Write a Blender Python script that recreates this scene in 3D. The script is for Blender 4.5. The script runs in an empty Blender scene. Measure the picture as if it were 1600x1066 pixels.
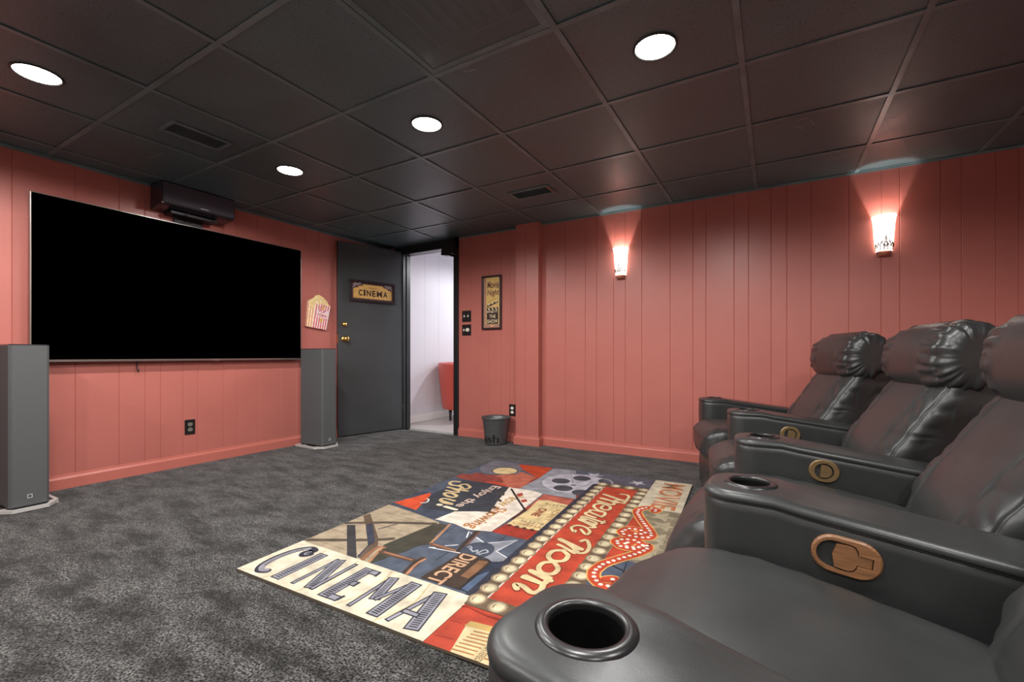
import bpy, bmesh, math, random
import numpy as np
from mathutils import Vector, Matrix, noise
R = math.radians
random.seed(7)
scene = bpy.context.scene
col = scene.collection
H = 2.13                                   # ceiling height

# ------------------------------------------------------------------ camera, world, lights, exposure
cam_d = bpy.data.cameras.new('camera'); cam = bpy.data.objects.new('camera', cam_d); col.objects.link(cam)
cam.location = (3.9724, -3.8756, 0.8653)
cam.rotation_euler = (R(90), 0, 0.52879)
cam_d.sensor_width = 36; cam_d.lens = 701.04 / 1600 * 36; cam_d.shift_y = 21.94 / 1600
cam_d.clip_start = 0.02
scene.camera = cam
w = bpy.data.worlds.new('world'); scene.world = w; w.use_nodes = True
w.node_tree.nodes['Background'].inputs[0].default_value = (0.8, 0.85, 1, 1)
w.node_tree.nodes['Background'].inputs[1].default_value = 0.0
scene.view_settings.view_transform = 'Standard'; scene.view_settings.look = 'None'
scene.view_settings.gamma = 1; scene.view_settings.use_curve_mapping = False
scene.view_settings.exposure = 0.0
CAN_W, SCONCE_W, SHADE_E, HALL_W = 62.0, 10.0, 5.5, 70.0
LAMP_COL = (1.0, 0.985, 0.955)
CANS = [(1.11, -3.21), (1.11, -1.99), (2.33, -1.99), (3.55, -1.99), (2.33, -3.21), (3.55, -3.21), (4.77, -3.21),
        (1.11, -4.43), (2.33, -4.43), (3.55, -4.43), (4.77, -4.43)]
def lamp(name, kind, loc, energy, color=LAMP_COL, **kw):
    d = bpy.data.lights.new(name, kind); d.energy = energy; d.color = color
    rot = kw.pop('rot', None)
    for k, v in kw.items(): setattr(d, k, v)
    o = bpy.data.objects.new(name, d); col.objects.link(o); o.location = loc
    if rot: o.rotation_euler = rot
    return o
for x, y in CANS:
    lamp('ceiling_can_lamp', 'SPOT', (x, y, H - 0.012), CAN_W, spot_size=R(172), spot_blend=0.33, shadow_soft_size=0.055)
SCONCES = [(2.815, 1.795), (4.61, 1.795)]
for x, z in SCONCES:
    lamp('sconce_bulb_lamp', 'POINT', (x, -0.062, z - 0.135), SCONCE_W, (1, .96, .92), shadow_soft_size=0.008)
lamp('hall_lamp_and_fill', 'SPOT', (1.3, 1.5, 2.3), HALL_W, (1, .98, 1.0), spot_size=R(170), spot_blend=.3, shadow_soft_size=0.04)

lamp('hall_lamp_and_fill', 'SPOT', (1.7, 3.0, 2.3), 60, (1, .98, 1.0), spot_size=R(170), spot_blend=.3, shadow_soft_size=0.08)  # added fill light for the hall, has no fixture of its own

# ------------------------------------------------------------------ helpers
def srgb(r, g, b):
    f = lambda c: (c / 255 / 12.92) if c / 255 <= 0.04045 else ((c / 255 + 0.055) / 1.055) ** 2.4
    return (f(r), f(g), f(b), 1)
def mat(name, base, rough=0.5, metal=0.0, spec=0.5, noise_scale=None, noise_amt=0.0, bump=None, emit=None, emit_s=0, coat=0, aniso=None, noise_detail=4, stretch=None, rough_var=0):
    m = bpy.data.materials.new(name); m.use_nodes = True; nt = m.node_tree; n = nt.nodes; L = nt.links
    b = n['Principled BSDF']
    b.inputs['Base Color'].default_value = base; b.inputs['Roughness'].default_value = rough
    b.inputs['Metallic'].default_value = metal; b.inputs['Specular IOR Level'].default_value = spec
    b.inputs['Coat Weight'].default_value = coat
    tc = n.new('ShaderNodeTexCoord'); src = tc.outputs['Object']
    if stretch:
        mp = n.new('ShaderNodeMapping'); mp.inputs['Scale'].default_value = stretch
        L.new(src, mp.inputs['Vector']); src = mp.outputs['Vector']
    if noise_scale:
        t = n.new('ShaderNodeTexNoise'); t.inputs['Scale'].default_value = noise_scale; t.inputs['Detail'].default_value = noise_detail
        L.new(src, t.inputs['Vector'])
        r = n.new('ShaderNodeValToRGB')
        r.color_ramp.elements[0].position = .3; r.color_ramp.elements[1].position = .7
        r.color_ramp.elements[0].color = tuple(c * (1 - noise_amt) for c in base[:3]) + (1,)
        r.color_ramp.elements[1].color = tuple(min(1, c * (1 + noise_amt)) for c in base[:3]) + (1,)
        L.new(t.outputs['Fac'], r.inputs['Fac']); L.new(r.outputs['Color'], b.inputs['Base Color'])
        if rough_var:
            mr = n.new('ShaderNodeMapRange'); mr.inputs[1].default_value = .3; mr.inputs[2].default_value = .7
            mr.inputs[3].default_value = rough - rough_var; mr.inputs[4].default_value = rough + rough_var
            L.new(t.outputs['Fac'], mr.inputs[0]); L.new(mr.outputs[0], b.inputs['Roughness'])
    if bump:
        prev = None
        for sc, st, dist in bump:
            t = n.new('ShaderNodeTexNoise'); t.inputs['Scale'].default_value = sc; t.inputs['Detail'].default_value = 3
            L.new(src, t.inputs['Vector'])
            bp = n.new('ShaderNodeBump'); bp.inputs['Strength'].default_value = st; bp.inputs['Distance'].default_value = dist
            L.new(t.outputs['Fac'], bp.inputs['Height'])
            if prev: L.new(prev.outputs['Normal'], bp.inputs['Normal'])
            prev = bp
        L.new(prev.outputs['Normal'], b.inputs['Normal'])
    if emit:
        b.inputs['Emission Color'].default_value = emit; b.inputs['Emission Strength'].default_value = emit_s
    return m
def link(o, parent=None):
    col.objects.link(o)
    if parent: o.parent = parent
    return o
def tag(o, label=None, cat=None, group=None, kind=None):
    if label: o['label'] = label
    if cat: o['category'] = cat
    if group: o['group'] = group
    if kind: o['kind'] = kind
    return o
def empty(name, loc, rz=0, label=None, cat=None, group=None):
    o = bpy.data.objects.new(name, None); o.empty_display_size = .1; col.objects.link(o)
    o.location = loc; o.rotation_euler = (0, 0, rz)
    return tag(o, label, cat, group)
class MB:
    def __init__(s): s.v = []; s.f = []; s.m = []; s.sm = []
    def add(s, vs, fs, mi=0, smooth=False):
        b = len(s.v); s.v += [tuple(map(float, p)) for p in vs]
        for f in fs: s.f.append([i + b for i in f]); s.m.append(mi); s.sm.append(smooth)
        return s
    def box(s, x0, x1, y0, y1, z0, z1, mi=0, M=None, bev=0):
        if bev:
            bm = bmesh.new(); bmesh.ops.create_cube(bm, size=1)
            for v in bm.verts: v.co = Vector(((x0 + x1) / 2 + v.co.x * (x1 - x0), (y0 + y1) / 2 + v.co.y * (y1 - y0), (z0 + z1) / 2 + v.co.z * (z1 - z0)))
            bmesh.ops.bevel(bm, geom=bm.edges[:], offset=bev, segments=2, affect='EDGES', profile=.6)
            bm.verts.index_update(); vs = [v.co.copy() for v in bm.verts]; fs = [[v.index for v in f.verts] for f in bm.faces]; bm.free()
        else:
            vs = [Vector(p) for p in ((x0, y0, z0), (x1, y0, z0), (x1, y1, z0), (x0, y1, z0), (x0, y0, z1), (x1, y0, z1), (x1, y1, z1), (x0, y1, z1))]
            fs = [(0, 3, 2, 1), (4, 5, 6, 7), (0, 1, 5, 4), (1, 2, 6, 5), (2, 3, 7, 6), (3, 0, 4, 7)]
        if M: vs = [M @ v for v in vs]
        return s.add(vs, fs, mi)
    def prism(s, poly, z0, z1, mi=0, M=None, smooth=False):
        n = len(poly); vs = [Vector((x, y, z0)) for x, y in poly] + [Vector((x, y, z1)) for x, y in poly]
        if M: vs = [M @ v for v in vs]
        s.add(vs, [list(range(n))[::-1], list(range(n, 2 * n))], mi)
        b = len(s.v) - 2 * n
        for i in range(n):
            j = (i + 1) % n; s.f.append([b + i, b + j, b + n + j, b + n + i]); s.m.append(mi); s.sm.append(smooth)
        return s
    def lathe(s, prof, seg=48, mi=0, M=None, sx=1, sy=1, a0=0, a1=2 * math.pi):
        full = abs(a1 - a0 - 2 * math.pi) < 1e-6; k = seg if full else seg + 1
        vs = []
        for r, z in prof:
            for i in range(k):
                a = a0 + (a1 - a0) * i / seg; vs.append(Vector((r * math.cos(a) * sx, r * math.sin(a) * sy, z)))
        if M: vs = [M @ v for v in vs]
        fs = []
        for j in range(len(prof) - 1):
            for i in range(seg):
                i2 = (i + 1) % k; fs.append((j * k + i, j * k + i2, (j + 1) * k + i2, (j + 1) * k + i))
        return s.add(vs, fs, mi, True)
    def tube(s, pts, r, seg=10, mi=0):
        pts = [Vector(p) for p in pts]; vs = []; n = len(pts)
        for i, p in enumerate(pts):
            t = (pts[min(i + 1, n - 1)] - pts[max(i - 1, 0)]).normalized()
            a = t.orthogonal().normalized() if i == 0 else (a - t * a.dot(t)).normalized()
            b = t.cross(a)
            for k in range(seg):
                q = 2 * math.pi * k / seg; vs.append(p + a * math.cos(q) * r + b * math.sin(q) * r)
        fs = [(i * seg + k, i * seg + (k + 1) % seg, (i + 1) * seg + (k + 1) % seg, (i + 1) * seg + k) for i in range(n - 1) for k in range(seg)]
        fs += [list(range(seg))[::-1], [(n - 1) * seg + k for k in range(seg)]]
        return s.add(vs, fs, mi, True)
    def build(s, name, mats, parent=None, loc=None, rot=None, fix=True):
        me = bpy.data.meshes.new(name); me.from_pydata(s.v, [], s.f)
        for m in (mats if isinstance(mats, (list, tuple)) else [mats]): me.materials.append(m)
        for p, mi, sm in zip(me.polygons, s.m, s.sm): p.material_index = mi; p.use_smooth = sm
        if fix:
            bm = bmesh.new(); bm.from_mesh(me); bmesh.ops.recalc_face_normals(bm, faces=bm.faces[:]); bm.to_mesh(me); bm.free()
        me.update()
        o = bpy.data.objects.new(name, me); link(o, parent)
        if loc: o.location = loc
        if rot: o.rotation_euler = rot
        return o
def catmull(pts, k=8, closed=False):
    P = [Vector(p) for p in pts]; n = len(P); out = []
    if n < 3 and not closed: return P
    rng = range(n) if closed else range(n - 1)
    for i in rng:
        g = (lambda j: P[j % n]) if closed else (lambda j: P[max(0, min(n - 1, j))])
        a, b, c, d = g(i - 1), g(i), g(i + 1), g(i + 2)
        for q in range(k):
            t = q / k
            out.append(0.5 * ((2 * b) + (c - a) * t + (2 * a - 5 * b + 4 * c - d) * t * t + (3 * b - a - 3 * c + d) * t ** 3))
    if not closed: out.append(P[-1])
    return out

# ---- flat printed artwork: polygons, strokes, ellipses and lettering stacked in hair-thin layers
def text_geo(s, bold=0, shear=0):
    cu = bpy.data.curves.new('t', 'FONT'); cu.body = s; cu.size = 1; cu.offset = bold; cu.shear = shear; cu.resolution_u = 4
    o = bpy.data.objects.new('t', cu); col.objects.link(o)
    dg = bpy.context.evaluated_depsgraph_get(); dg.update()
    me = o.evaluated_get(dg).to_mesh()
    v = np.array([p.co[:2] for p in me.vertices]); f = [list(p.vertices) for p in me.polygons]
    o.evaluated_get(dg).to_mesh_clear(); bpy.data.objects.remove(o); bpy.data.curves.remove(cu)
    v -= v.min(0); v /= v.max(0)
    return v, f
def ribbon(pts, wd, closed=False):
    n = len(pts); L = []; Rr = []
    for i, p in enumerate(pts):
        a = pts[(i - 1) % n if closed else max(i - 1, 0)]; b = pts[(i + 1) % n if closed else min(i + 1, n - 1)]
        d = (b - a); d = d.normalized() if d.length > 1e-9 else Vector((1, 0, 0)); q = Vector((-d.y, d.x, 0)) * wd / 2
        L.append(p + q); Rr.append(p - q)
    vs = L + Rr; fs = [(i, i + 1, n + i + 1, n + i) for i in range(n - 1)]
    if closed: fs.append((n - 1, 0, n, 2 * n - 1))
    return vs, fs
def art_shapes(items, palette):
    """each item -> (verts 2d, faces, colour)"""
    out = []
    for it in items:
        k, c = it[0], palette[it[1]]
        if k == 'P': out.append(([Vector((x, y, 0)) for x, y in it[2]], [list(range(len(it[2])))], c))
        elif k in 'SL':
            closed = k == 'S' and len(it) > 4 and it[4]
            pts = [Vector((x, y, 0)) for x, y in it[2]]
            if k == 'S' and len(pts) > 2: pts = catmull(pts, 6, closed)
            vs, fs = ribbon(pts, it[3], closed)
            out.append((vs, fs, c))
            if it[3] > .012 and not closed:
                for e in (pts[0], pts[-1]):
                    out.append(([e + Vector((math.cos(a), math.sin(a), 0)) * it[3] / 2 for a in [2 * math.pi * q / 12 for q in range(12)]], [list(range(12))], c))
        elif k == 'E':
            (a, b), ra, rb = it[2], it[3], it[4]
            n = 28 if ra > .03 else 12
            out.append(([Vector((a + ra * math.cos(2 * math.pi * q / n), b + rb * math.sin(2 * math.pi * q / n), 0)) for q in range(n)], [list(range(n))], c))
        elif k == 'T':
            _, _, s, x0, y0, x1, h, d, sh, bold = it
            v, f = text_geo(s, bold, sh)
            vs = []
            for px, py in v:
                if d == 'N': vs.append(Vector((x0 + px * (x1 - x0), y0 + py * h, 0)))
                elif d == 'U': vs.append(Vector((x0 + px * (x1 - x0), y0 - py * h, 0)))
                else: vs.append(Vector((x0 + py * h, y0 + px * (x1 - y0), 0)))     # reads along -b, tops towards +a
            out.append((vs, f, c))
    return out
def add_art(mb, cols, shapes, dz, mi, xf):
    """stack shapes so that only overlapping ones climb; xf maps (x, y, height) to object space"""
    boxes = []
    for vs, fs, c in shapes:
        x0 = min(v.x for v in vs); x1 = max(v.x for v in vs); y0 = min(v.y for v in vs); y1 = max(v.y for v in vs)
        lv = 1
        for bx in boxes:
            if x0 < bx[1] and x1 > bx[0] and y0 < bx[3] and y1 > bx[2] and bx[4] >= lv: lv = bx[4] + 1
        boxes.append((x0, x1, y0, y1, lv))
        cols += [(len(mb.v), len(mb.v) + len(vs), c)]
        mb.add([xf(v.x, v.y, lv * dz) for v in vs], fs, mi)
def paint_cols(o, cols, default=(255, 255, 255)):
    me = o.data; at = me.color_attributes.new('print', 'FLOAT_COLOR', 'POINT')
    arr = np.ones((len(me.vertices), 4), dtype=np.float32); arr[:] = srgb(*default)
    for a, b, c in cols: arr[a:b] = srgb(*c)
    at.data.foreach_set('color', arr.ravel())
def print_mat(name, rough=.8, spec=.2, amt=.25, scale=14, gain=1.0):
    m = bpy.data.materials.new(name); m.use_nodes = True; n = m.node_tree.nodes; L = m.node_tree.links; b = n['Principled BSDF']
    at = n.new('ShaderNodeVertexColor'); at.layer_name = 'print'
    tc = n.new('ShaderNodeTexCoord'); t = n.new('ShaderNodeTexNoise'); t.inputs['Scale'].default_value = scale; t.inputs['Detail'].default_value = 6
    L.new(tc.outputs['Object'], t.inputs['Vector'])
    mr = n.new('ShaderNodeMapRange'); mr.inputs[1].default_value = .3; mr.inputs[2].default_value = .7; mr.inputs[3].default_value = (1 - amt) * gain; mr.inputs[4].default_value = (1 + amt * .6) * gain
    L.new(t.outputs['Fac'], mr.inputs[0])
    mx = n.new('ShaderNodeVectorMath'); mx.operation = 'SCALE'
    L.new(at.outputs['Color'], mx.inputs[0]); L.new(mr.outputs[0], mx.inputs['Scale']); L.new(mx.outputs[0], b.inputs['Base Color'])
    b.inputs['Roughness'].default_value = rough; b.inputs['Specular IOR Level'].default_value = spec
    return m

# ------------------------------------------------------------------ materials
RED = srgb(183, 107, 97)
M_wall = mat('red_panel_paint', RED, .36, noise_scale=3, noise_amt=.04, bump=[(60, .05, .002), (4, .15, .01)], spec=.4)
M_trim = mat('red_trim_paint', srgb(192, 110, 98), .3, spec=.5)
M_pale = mat('pale_grey_bounce_paint', srgb(214, 212, 208), .6)  # for the unseen near wall, kept pale to bounce light into the room
M_black = mat('black_paint', srgb(32, 33, 34), .35, noise_scale=5, noise_amt=.15, bump=[(40, .08, .002)])
M_door = mat('door_black_paint', srgb(68, 70, 72), .38, noise_scale=2.5, noise_amt=.12, bump=[(30, .05, .002)])
M_tile = mat('black_ceiling_tile', srgb(84, 106, 111), .46, noise_scale=2.2, noise_amt=.18, bump=[(160, .35, .0015), (700, .2, .0006)], spec=.85, rough_var=.06)
def pits(m):                                # the small dark fissures of mineral fibre tiles
    n = m.node_tree.nodes; L = m.node_tree.links; b = n['Principled BSDF']; src = b.inputs['Base Color'].links[0].from_socket
    tc = n.new('ShaderNodeTexCoord'); t = n.new('ShaderNodeTexNoise'); t.inputs['Scale'].default_value = 130; t.inputs['Detail'].default_value = 1
    L.new(tc.outputs['Object'], t.inputs['Vector'])
    mr = n.new('ShaderNodeMapRange'); mr.inputs[1].default_value = .31; mr.inputs[2].default_value = .36; mr.inputs[3].default_value = .25; mr.inputs[4].default_value = 1; L.new(t.outputs['Fac'], mr.inputs[0])
    s = n.new('ShaderNodeVectorMath'); s.operation = 'SCALE'; L.new(src, s.inputs[0]); L.new(mr.outputs[0], s.inputs['Scale']); L.new(s.outputs[0], b.inputs['Base Color'])
pits(M_tile)
M_tbar = mat('black_grid_metal', srgb(106, 126, 130), .36, noise_scale=6, noise_amt=.25, spec=.6)
M_white = mat('hall_wall_paint', srgb(226, 226, 232), .6, noise_scale=2, noise_amt=.02)
M_whitetrim = mat('white_trim_paint', srgb(240, 238, 236), .4)
M_hallfloor = mat('grey_hall_flooring', srgb(200, 198, 195), .35, noise_scale=6, noise_amt=.08, stretch=(8, 1, 1))
M_leather = mat('dark_grey_leather', srgb(46, 47, 47), .36, noise_scale=7, noise_amt=.12, bump=[(420, .16, .0008), (26, .10, .004)], spec=.48, rough_var=.05)
M_plastic = mat('glossy_black_plastic', srgb(30, 30, 31), .30, spec=.6)
M_cup = mat('cup_well_black', srgb(8, 8, 8), .5, spec=.2)
M_wood = mat('walnut_handle', srgb(128, 88, 58), .42, noise_scale=9, noise_amt=.3, stretch=(2, 30, 30))
M_bronze = mat('brown_bronze', srgb(122, 98, 66), .4, metal=.4, noise_scale=60, noise_amt=.15)
M_cavity = mat('handle_cavity', srgb(16, 12, 12), .6)
M_grille = mat('speaker_cloth', srgb(91, 92, 93), .95, noise_scale=500, noise_amt=.35, bump=[(600, .4, .001)], spec=.05)
M_spkbody = mat('speaker_cabinet', srgb(26, 26, 28), .45)
M_silver = mat('silver_base', srgb(205, 202, 198), .35, metal=.2)
M_gloss = mat('gloss_black_lacquer', srgb(44, 40, 48), .2, spec=.6)
M_screen = mat('black_screen', (0.0, 0.0, 0.0, 1), 1.0, spec=0.0)
M_bezel = mat('brushed_bezel', srgb(150, 140, 134), .3, metal=.8)
M_brass = mat('polished_brass', srgb(226, 186, 110), .3, metal=1)
M_frame = mat('dark_wood_frame', srgb(44, 30, 34), .3, noise_scale=12, noise_amt=.2)
M_plate = mat('black_cover_plate', srgb(28, 26, 26), .35)
M_ivory = mat('ivory_plastic', srgb(232, 224, 208), .4)
M_steel = mat('steel_screw', srgb(190, 190, 188), .3, metal=1)
M_bin = mat('graphite_bin_metal', srgb(98, 99, 100), .42, metal=.4, noise_scale=30, noise_amt=.08)
M_binin = mat('bin_inside', srgb(150, 142, 138), .25, metal=.9, bump=[(30, .4, .004)])
M_binlet = mat('bin_lettering', srgb(18, 18, 19), .5)
M_print = print_mat('printed_sign', .5, .3, .18, 40)
M_rugprint = print_mat('printed_rug', .7, .3, .30, 16, .70)
M_rugedge = mat('rug_backing', srgb(96, 84, 68), .95)
M_can = mat('can_trim', srgb(60, 60, 60), .5)
M_scuff = mat('bare_tile_chips', srgb(176, 174, 166), .8)
M_lampface = mat('lamp_face', srgb(255, 250, 240), .5, emit=(1, .96, .9, 1), emit_s=22)
M_redvinyl = mat('red_vinyl', srgb(196, 82, 70), .35)
M_bracket = mat('sconce_bracket', srgb(176, 112, 94), .4)
def carpet():
    m = bpy.data.materials.new('charcoal_carpet'); m.use_nodes = True; n = m.node_tree.nodes; L = m.node_tree.links; b = n['Principled BSDF']
    tc = n.new('ShaderNodeTexCoord')
    def nz(s, d, vec=None):
        t = n.new('ShaderNodeTexNoise'); t.inputs['Scale'].default_value = s; t.inputs['Detail'].default_value = d; L.new(vec or tc.outputs['Object'], t.inputs['Vector']); return t
    mp = n.new('ShaderNodeMapping'); mp.inputs['Scale'].default_value = (1.0, 2.2, 1); mp.inputs['Rotation'].default_value = (0, 0, .5); L.new(tc.outputs['Object'], mp.inputs['Vector'])
    big = nz(4.5, 8, mp.outputs['Vector']); mid = nz(48, 4); fine = nz(150, 2)
    big.inputs['Roughness'].default_value = .65
    def rng(t, a, bb, lo, hi):
        r = n.new('ShaderNodeMapRange'); r.inputs[1].default_value = a; r.inputs[2].default_value = bb; r.inputs[3].default_value = lo; r.inputs[4].default_value = hi; L.new(t.outputs['Fac'], r.inputs[0]); return r
    A = rng(big, .38, .60, .35, 1.65); B = rng(mid, .35, .65, .55, 1.45); C = rng(fine, .40, .60, .05, 2.2)
    m1 = n.new('ShaderNodeMath'); m1.operation = 'MULTIPLY'; L.new(A.outputs[0], m1.inputs[0]); L.new(B.outputs[0], m1.inputs[1])
    m2 = n.new('ShaderNodeMath'); m2.operation = 'MULTIPLY'; L.new(m1.outputs[0], m2.inputs[0]); L.new(C.outputs[0], m2.inputs[1])
    v = n.new('ShaderNodeVectorMath'); v.operation = 'SCALE'; v.inputs[0].default_value = srgb(56, 55, 54)[:3]; L.new(m2.outputs[0], v.inputs['Scale']); L.new(v.outputs[0], b.inputs['Base Color'])
    b.inputs['Roughness'].default_value = 1; b.inputs['Specular IOR Level'].default_value = .1
    b.inputs['Sheen Weight'].default_value = .15
    bp = n.new('ShaderNodeBump'); bp.inputs['Strength'].default_value = .8; bp.inputs['Distance'].default_value = .006; L.new(fine.outputs['Fac'], bp.inputs['Height'])
    bq = n.new('ShaderNodeBump'); bq.inputs['Strength'].default_value = .5; bq.inputs['Distance'].default_value = .02; L.new(big.outputs['Fac'], bq.inputs['Height']); L.new(bp.outputs['Normal'], bq.inputs['Normal'])
    L.new(bq.outputs['Normal'], b.inputs['Normal'])
    return m
M_carpet = carpet()
# ------------------------------------------------------------------ room shell
XR, YN = 6.4, -6.0                          # right wall and near wall, both out of the picture
T = 0.11
struct = lambda o: tag(o, kind='structure')
g = MB().box(0, XR, YN, 0, -0.06, 0); struct(g.build('floor', M_carpet))
def grooved(length, grooves, z0, z1, thick, hw=.003, dp=.0035):
    """panelled wall: front at y=0 facing -y, running along +x, V grooves cut into it"""
    pts = [(0, 0)]
    for q in sorted(grooves):
        if hw < q < length - hw: pts += [(q - hw, 0), (q, dp), (q + hw, 0)]
    pts += [(length, 0), (length, thick), (0, thick)]
    return MB().prism(pts, z0, z1)
GB = [.16, 1.198, 1.433, 1.584, 1.689, 1.93, 2.287, 2.483, 2.59, 2.747, 2.852, 2.994, 3.227, 3.404, 3.502, 3.704, 3.803, 3.953, 4.053, 4.202, 4.421, 4.597, 4.694, 4.895, 4.994, 5.147, 5.246, 5.44, 5.55, 5.76, 5.9, 6.1]
GA = [-5.7, -5.5, -5.25, -5.1, -4.9, -4.6, -4.45, -4.2, -4.0, -3.8, -3.62, -3.35, -3.21, -3.06, -2.776, -2.547, -2.397, -2.3, -2.152, -2.049, -1.856, -1.748, -1.571, -1.349, -1.094, -.947, -.756, -.6, -.35, -.2]
DX0, DX1, DZ = .228, 1.004, 2.045          # doorway
mb = grooved(DX0, GB, 0, H, T)
b2 = grooved(DX1 - DX0, [], DZ, H, T); mb.add([(x + DX0, y, z) for x, y, z in b2.v], b2.f)
b3 = grooved(XR - DX1, [q - DX1 for q in GB if q > DX1], 0, H, T); mb.add([(x + DX1, y, z) for x, y, z in b3.v], b3.f)
struct(mb.build('wall_far', M_wall))
o = grooved(-YN, [q - YN for q in GA], 0, H, T).build('wall_left', M_wall); o.rotation_euler = (0, 0, R(90)); o.location = (0, YN, 0); struct(o)
o = grooved(-YN, [-q for q in GA], 0, H, T).build('wall_right', M_wall); o.rotation_euler = (0, 0, R(-90)); o.location = (XR, 0, 0); struct(o)
o = grooved(XR, GB, 0, H, T).build('wall_near', M_pale); o.rotation_euler = (0, 0, R(180)); o.location = (XR, YN, 0); struct(o)
# boxed-in corner pillar of the far wall
PX0, PX1, PD = 1.800, 2.046, .085
pl = [(PX0, 0), (PX0, -PD), (1.905, -PD), (1.908, -PD + .003), (1.911, -PD), (PX1, -PD), (PX1, 0)]
struct(MB().prism(pl, 0, H).build('wall_pillar', M_wall))
# baseboards: moulded profile swept along a path of the plan
BPROF = [(0, 0), (.016, 0), (.016, .066), (.014, .070), (.005, .080), (.004, .090), (0, .092)]
def baseboard(name, path, m=M_trim, sc=1):
    path = [Vector((*p, 0)) for p in path]; mb = MB(); rings = []
    for i, p in enumerate(path):
        d0 = (p - path[i - 1]).normalized() if i else None; d1 = (path[i + 1] - p).normalized() if i < len(path) - 1 else None
        n0 = Vector((d0.y, -d0.x, 0)) if d0 else None; n1 = Vector((d1.y, -d1.x, 0)) if d1 else None
        if n0 and n1:
            nn = (n0 + n1); nn = nn / nn.dot(n0)
        else: nn = n0 or n1
        rings.append([p + nn * a + Vector((0, 0, b * sc)) for a, b in BPROF])
    k = len(BPROF); vs = [v for r in rings for v in r]
    fs = [(i * k + j, i * k + (j + 1) % k, (i + 1) * k + (j + 1) % k, (i + 1) * k + j) for i in range(len(path) - 1) for j in range(k)]
    fs += [list(range(k)), [(len(path) - 1) * k + j for j in range(k)][::-1]]
    mb.add(vs, fs); return struct(mb.build(name, m))
baseboard('baseboard_far', [(1.047, 0), (PX0, 0), (PX0, -PD), (PX1, -PD), (PX1, 0), (XR, 0)])
baseboard('baseboard_left', [(0, YN), (0, 0)])
baseboard('baseboard_right', [(XR, 0), (XR, YN)])
# suspended ceiling: tiles laid on a grid of T bars
S = .6096; GX0, GY0 = 2.024 - 4 * S, -2.299 - 6 * S
xs = [0] + [GX0 + i * S for i in range(12) if 0.01 < GX0 + i * S < XR - .01] + [XR]
ys = [YN] + [GY0 + i * S for i in range(12) if YN + .01 < GY0 + i * S < -.01] + [0]
HOLE_R = .078
RET = (2.024 + S, -2.299 - S)          # the perforated return grille fills this cell
tiles = MB()
rnd = random.Random(3)
for i in range(len(xs) - 1):
    for j in range(len(ys) - 1):
        x0, x1, y0, y1 = xs[i] + .004, xs[i + 1] - .004, ys[j] + .004, ys[j + 1] - .004
        if x1 - x0 < .01 or y1 - y0 < .01: continue
        if abs(xs[i] - RET[0]) < .05 and abs(ys[j] - RET[1]) < .05: continue
        z = H + rnd.uniform(0, .0015); tl = [rnd.uniform(-.0012, .0012) for _ in range(4)]
        can = [c for c in CANS if x0 < c[0] < x1 and y0 < c[1] < y1]
        if can:
            cx, cy = can[0]; N = 48; ring = []; outer = []
            for k in range(N):
                a = 2 * math.pi * k / N; ring.append((cx + HOLE_R * math.cos(a), cy + HOLE_R * math.sin(a), z))
                dx, dy = math.cos(a), math.sin(a)
                t = min(((x1 - cx) / dx) if dx > 1e-9 else ((x0 - cx) / dx if dx < -1e-9 else 9), ((y1 - cy) / dy) if dy > 1e-9 else ((y0 - cy) / dy if dy < -1e-9 else 9))
                outer.append((cx + dx * t, cy + dy * t, z))
            base = len(tiles.v); tiles.add(ring + outer, [(k, (k + 1) % N, N + (k + 1) % N, N + k) for k in range(N)])
            for cxx, cyy in ((x0, y0), (x1, y0), (x1, y1), (x0, y1)):      # corners left over by the fan
                a = math.atan2(cyy - cy, cxx - cx) % (2 * math.pi); k = int(a / (2 * math.pi) * N)
                tiles.add([outer[k], (cxx, cyy, z), outer[(k + 1) % N]], [(0, 1, 2)])
        else:
            tiles.add([(x0, y0, z + tl[0]), (x1, y0, z + tl[1]), (x1, y1, z + tl[2]), (x0, y1, z + tl[3]), (x0, y0, z + .02), (x1, y0, z + .02), (x1, y1, z + .02), (x0, y1, z + .02)],
                      [(0, 3, 2, 1), (4, 5, 6, 7), (0, 1, 5, 4), (1, 2, 6, 5), (2, 3, 7, 6), (3, 0, 4, 7)])
tiles.box(-T, XR + T, YN - T, T, H + .12, H + .16)
for q in ((-T, 0, YN - T, T), (XR, XR + T, YN - T, T), (0, XR, YN - T, YN), (0, XR, 0, T)): tiles.box(q[0], q[1], q[2], q[3], H + .0005, H + .12)
SCUFF = [(0.05, -2.843, 0.027, -2.735), (0.214, -2.852, 0.189, -2.719), (0.052, -2.661, 0.182, -2.678), (1.873, -2.908, 1.905, -2.903), (1.604, -2.909, 1.655, -2.901), (0.78, -2.848, 0.778, -2.808), (0.506, -2.567, 0.659, -2.551), (0.549, -2.297, 0.701, -2.282), (0.188, -2.483, 0.184, -2.408), (0.098, -1.769, 0.087, -1.699), (3.539, -1.081, 3.593, -1.067), (4.048, -1.017, 4.127, -1.017), (4.065, -0.953, 4.116, -0.891), (4.14, -0.979, 4.162, -0.912), (4.499, -0.792, 4.576, -0.784), (4.104, -0.293, 4.166, -0.293), (4.26, -0.34, 4.394, -0.337), (3.033, -1.678, 3.087, -1.669), (2.775, -2.257, 2.835, -2.243), (0.369, -0.921, 0.292, -0.731), (0.149, -1.099, 0.207, -1.114), (2.053, -2.897, 2.033, -2.847)]
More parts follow.
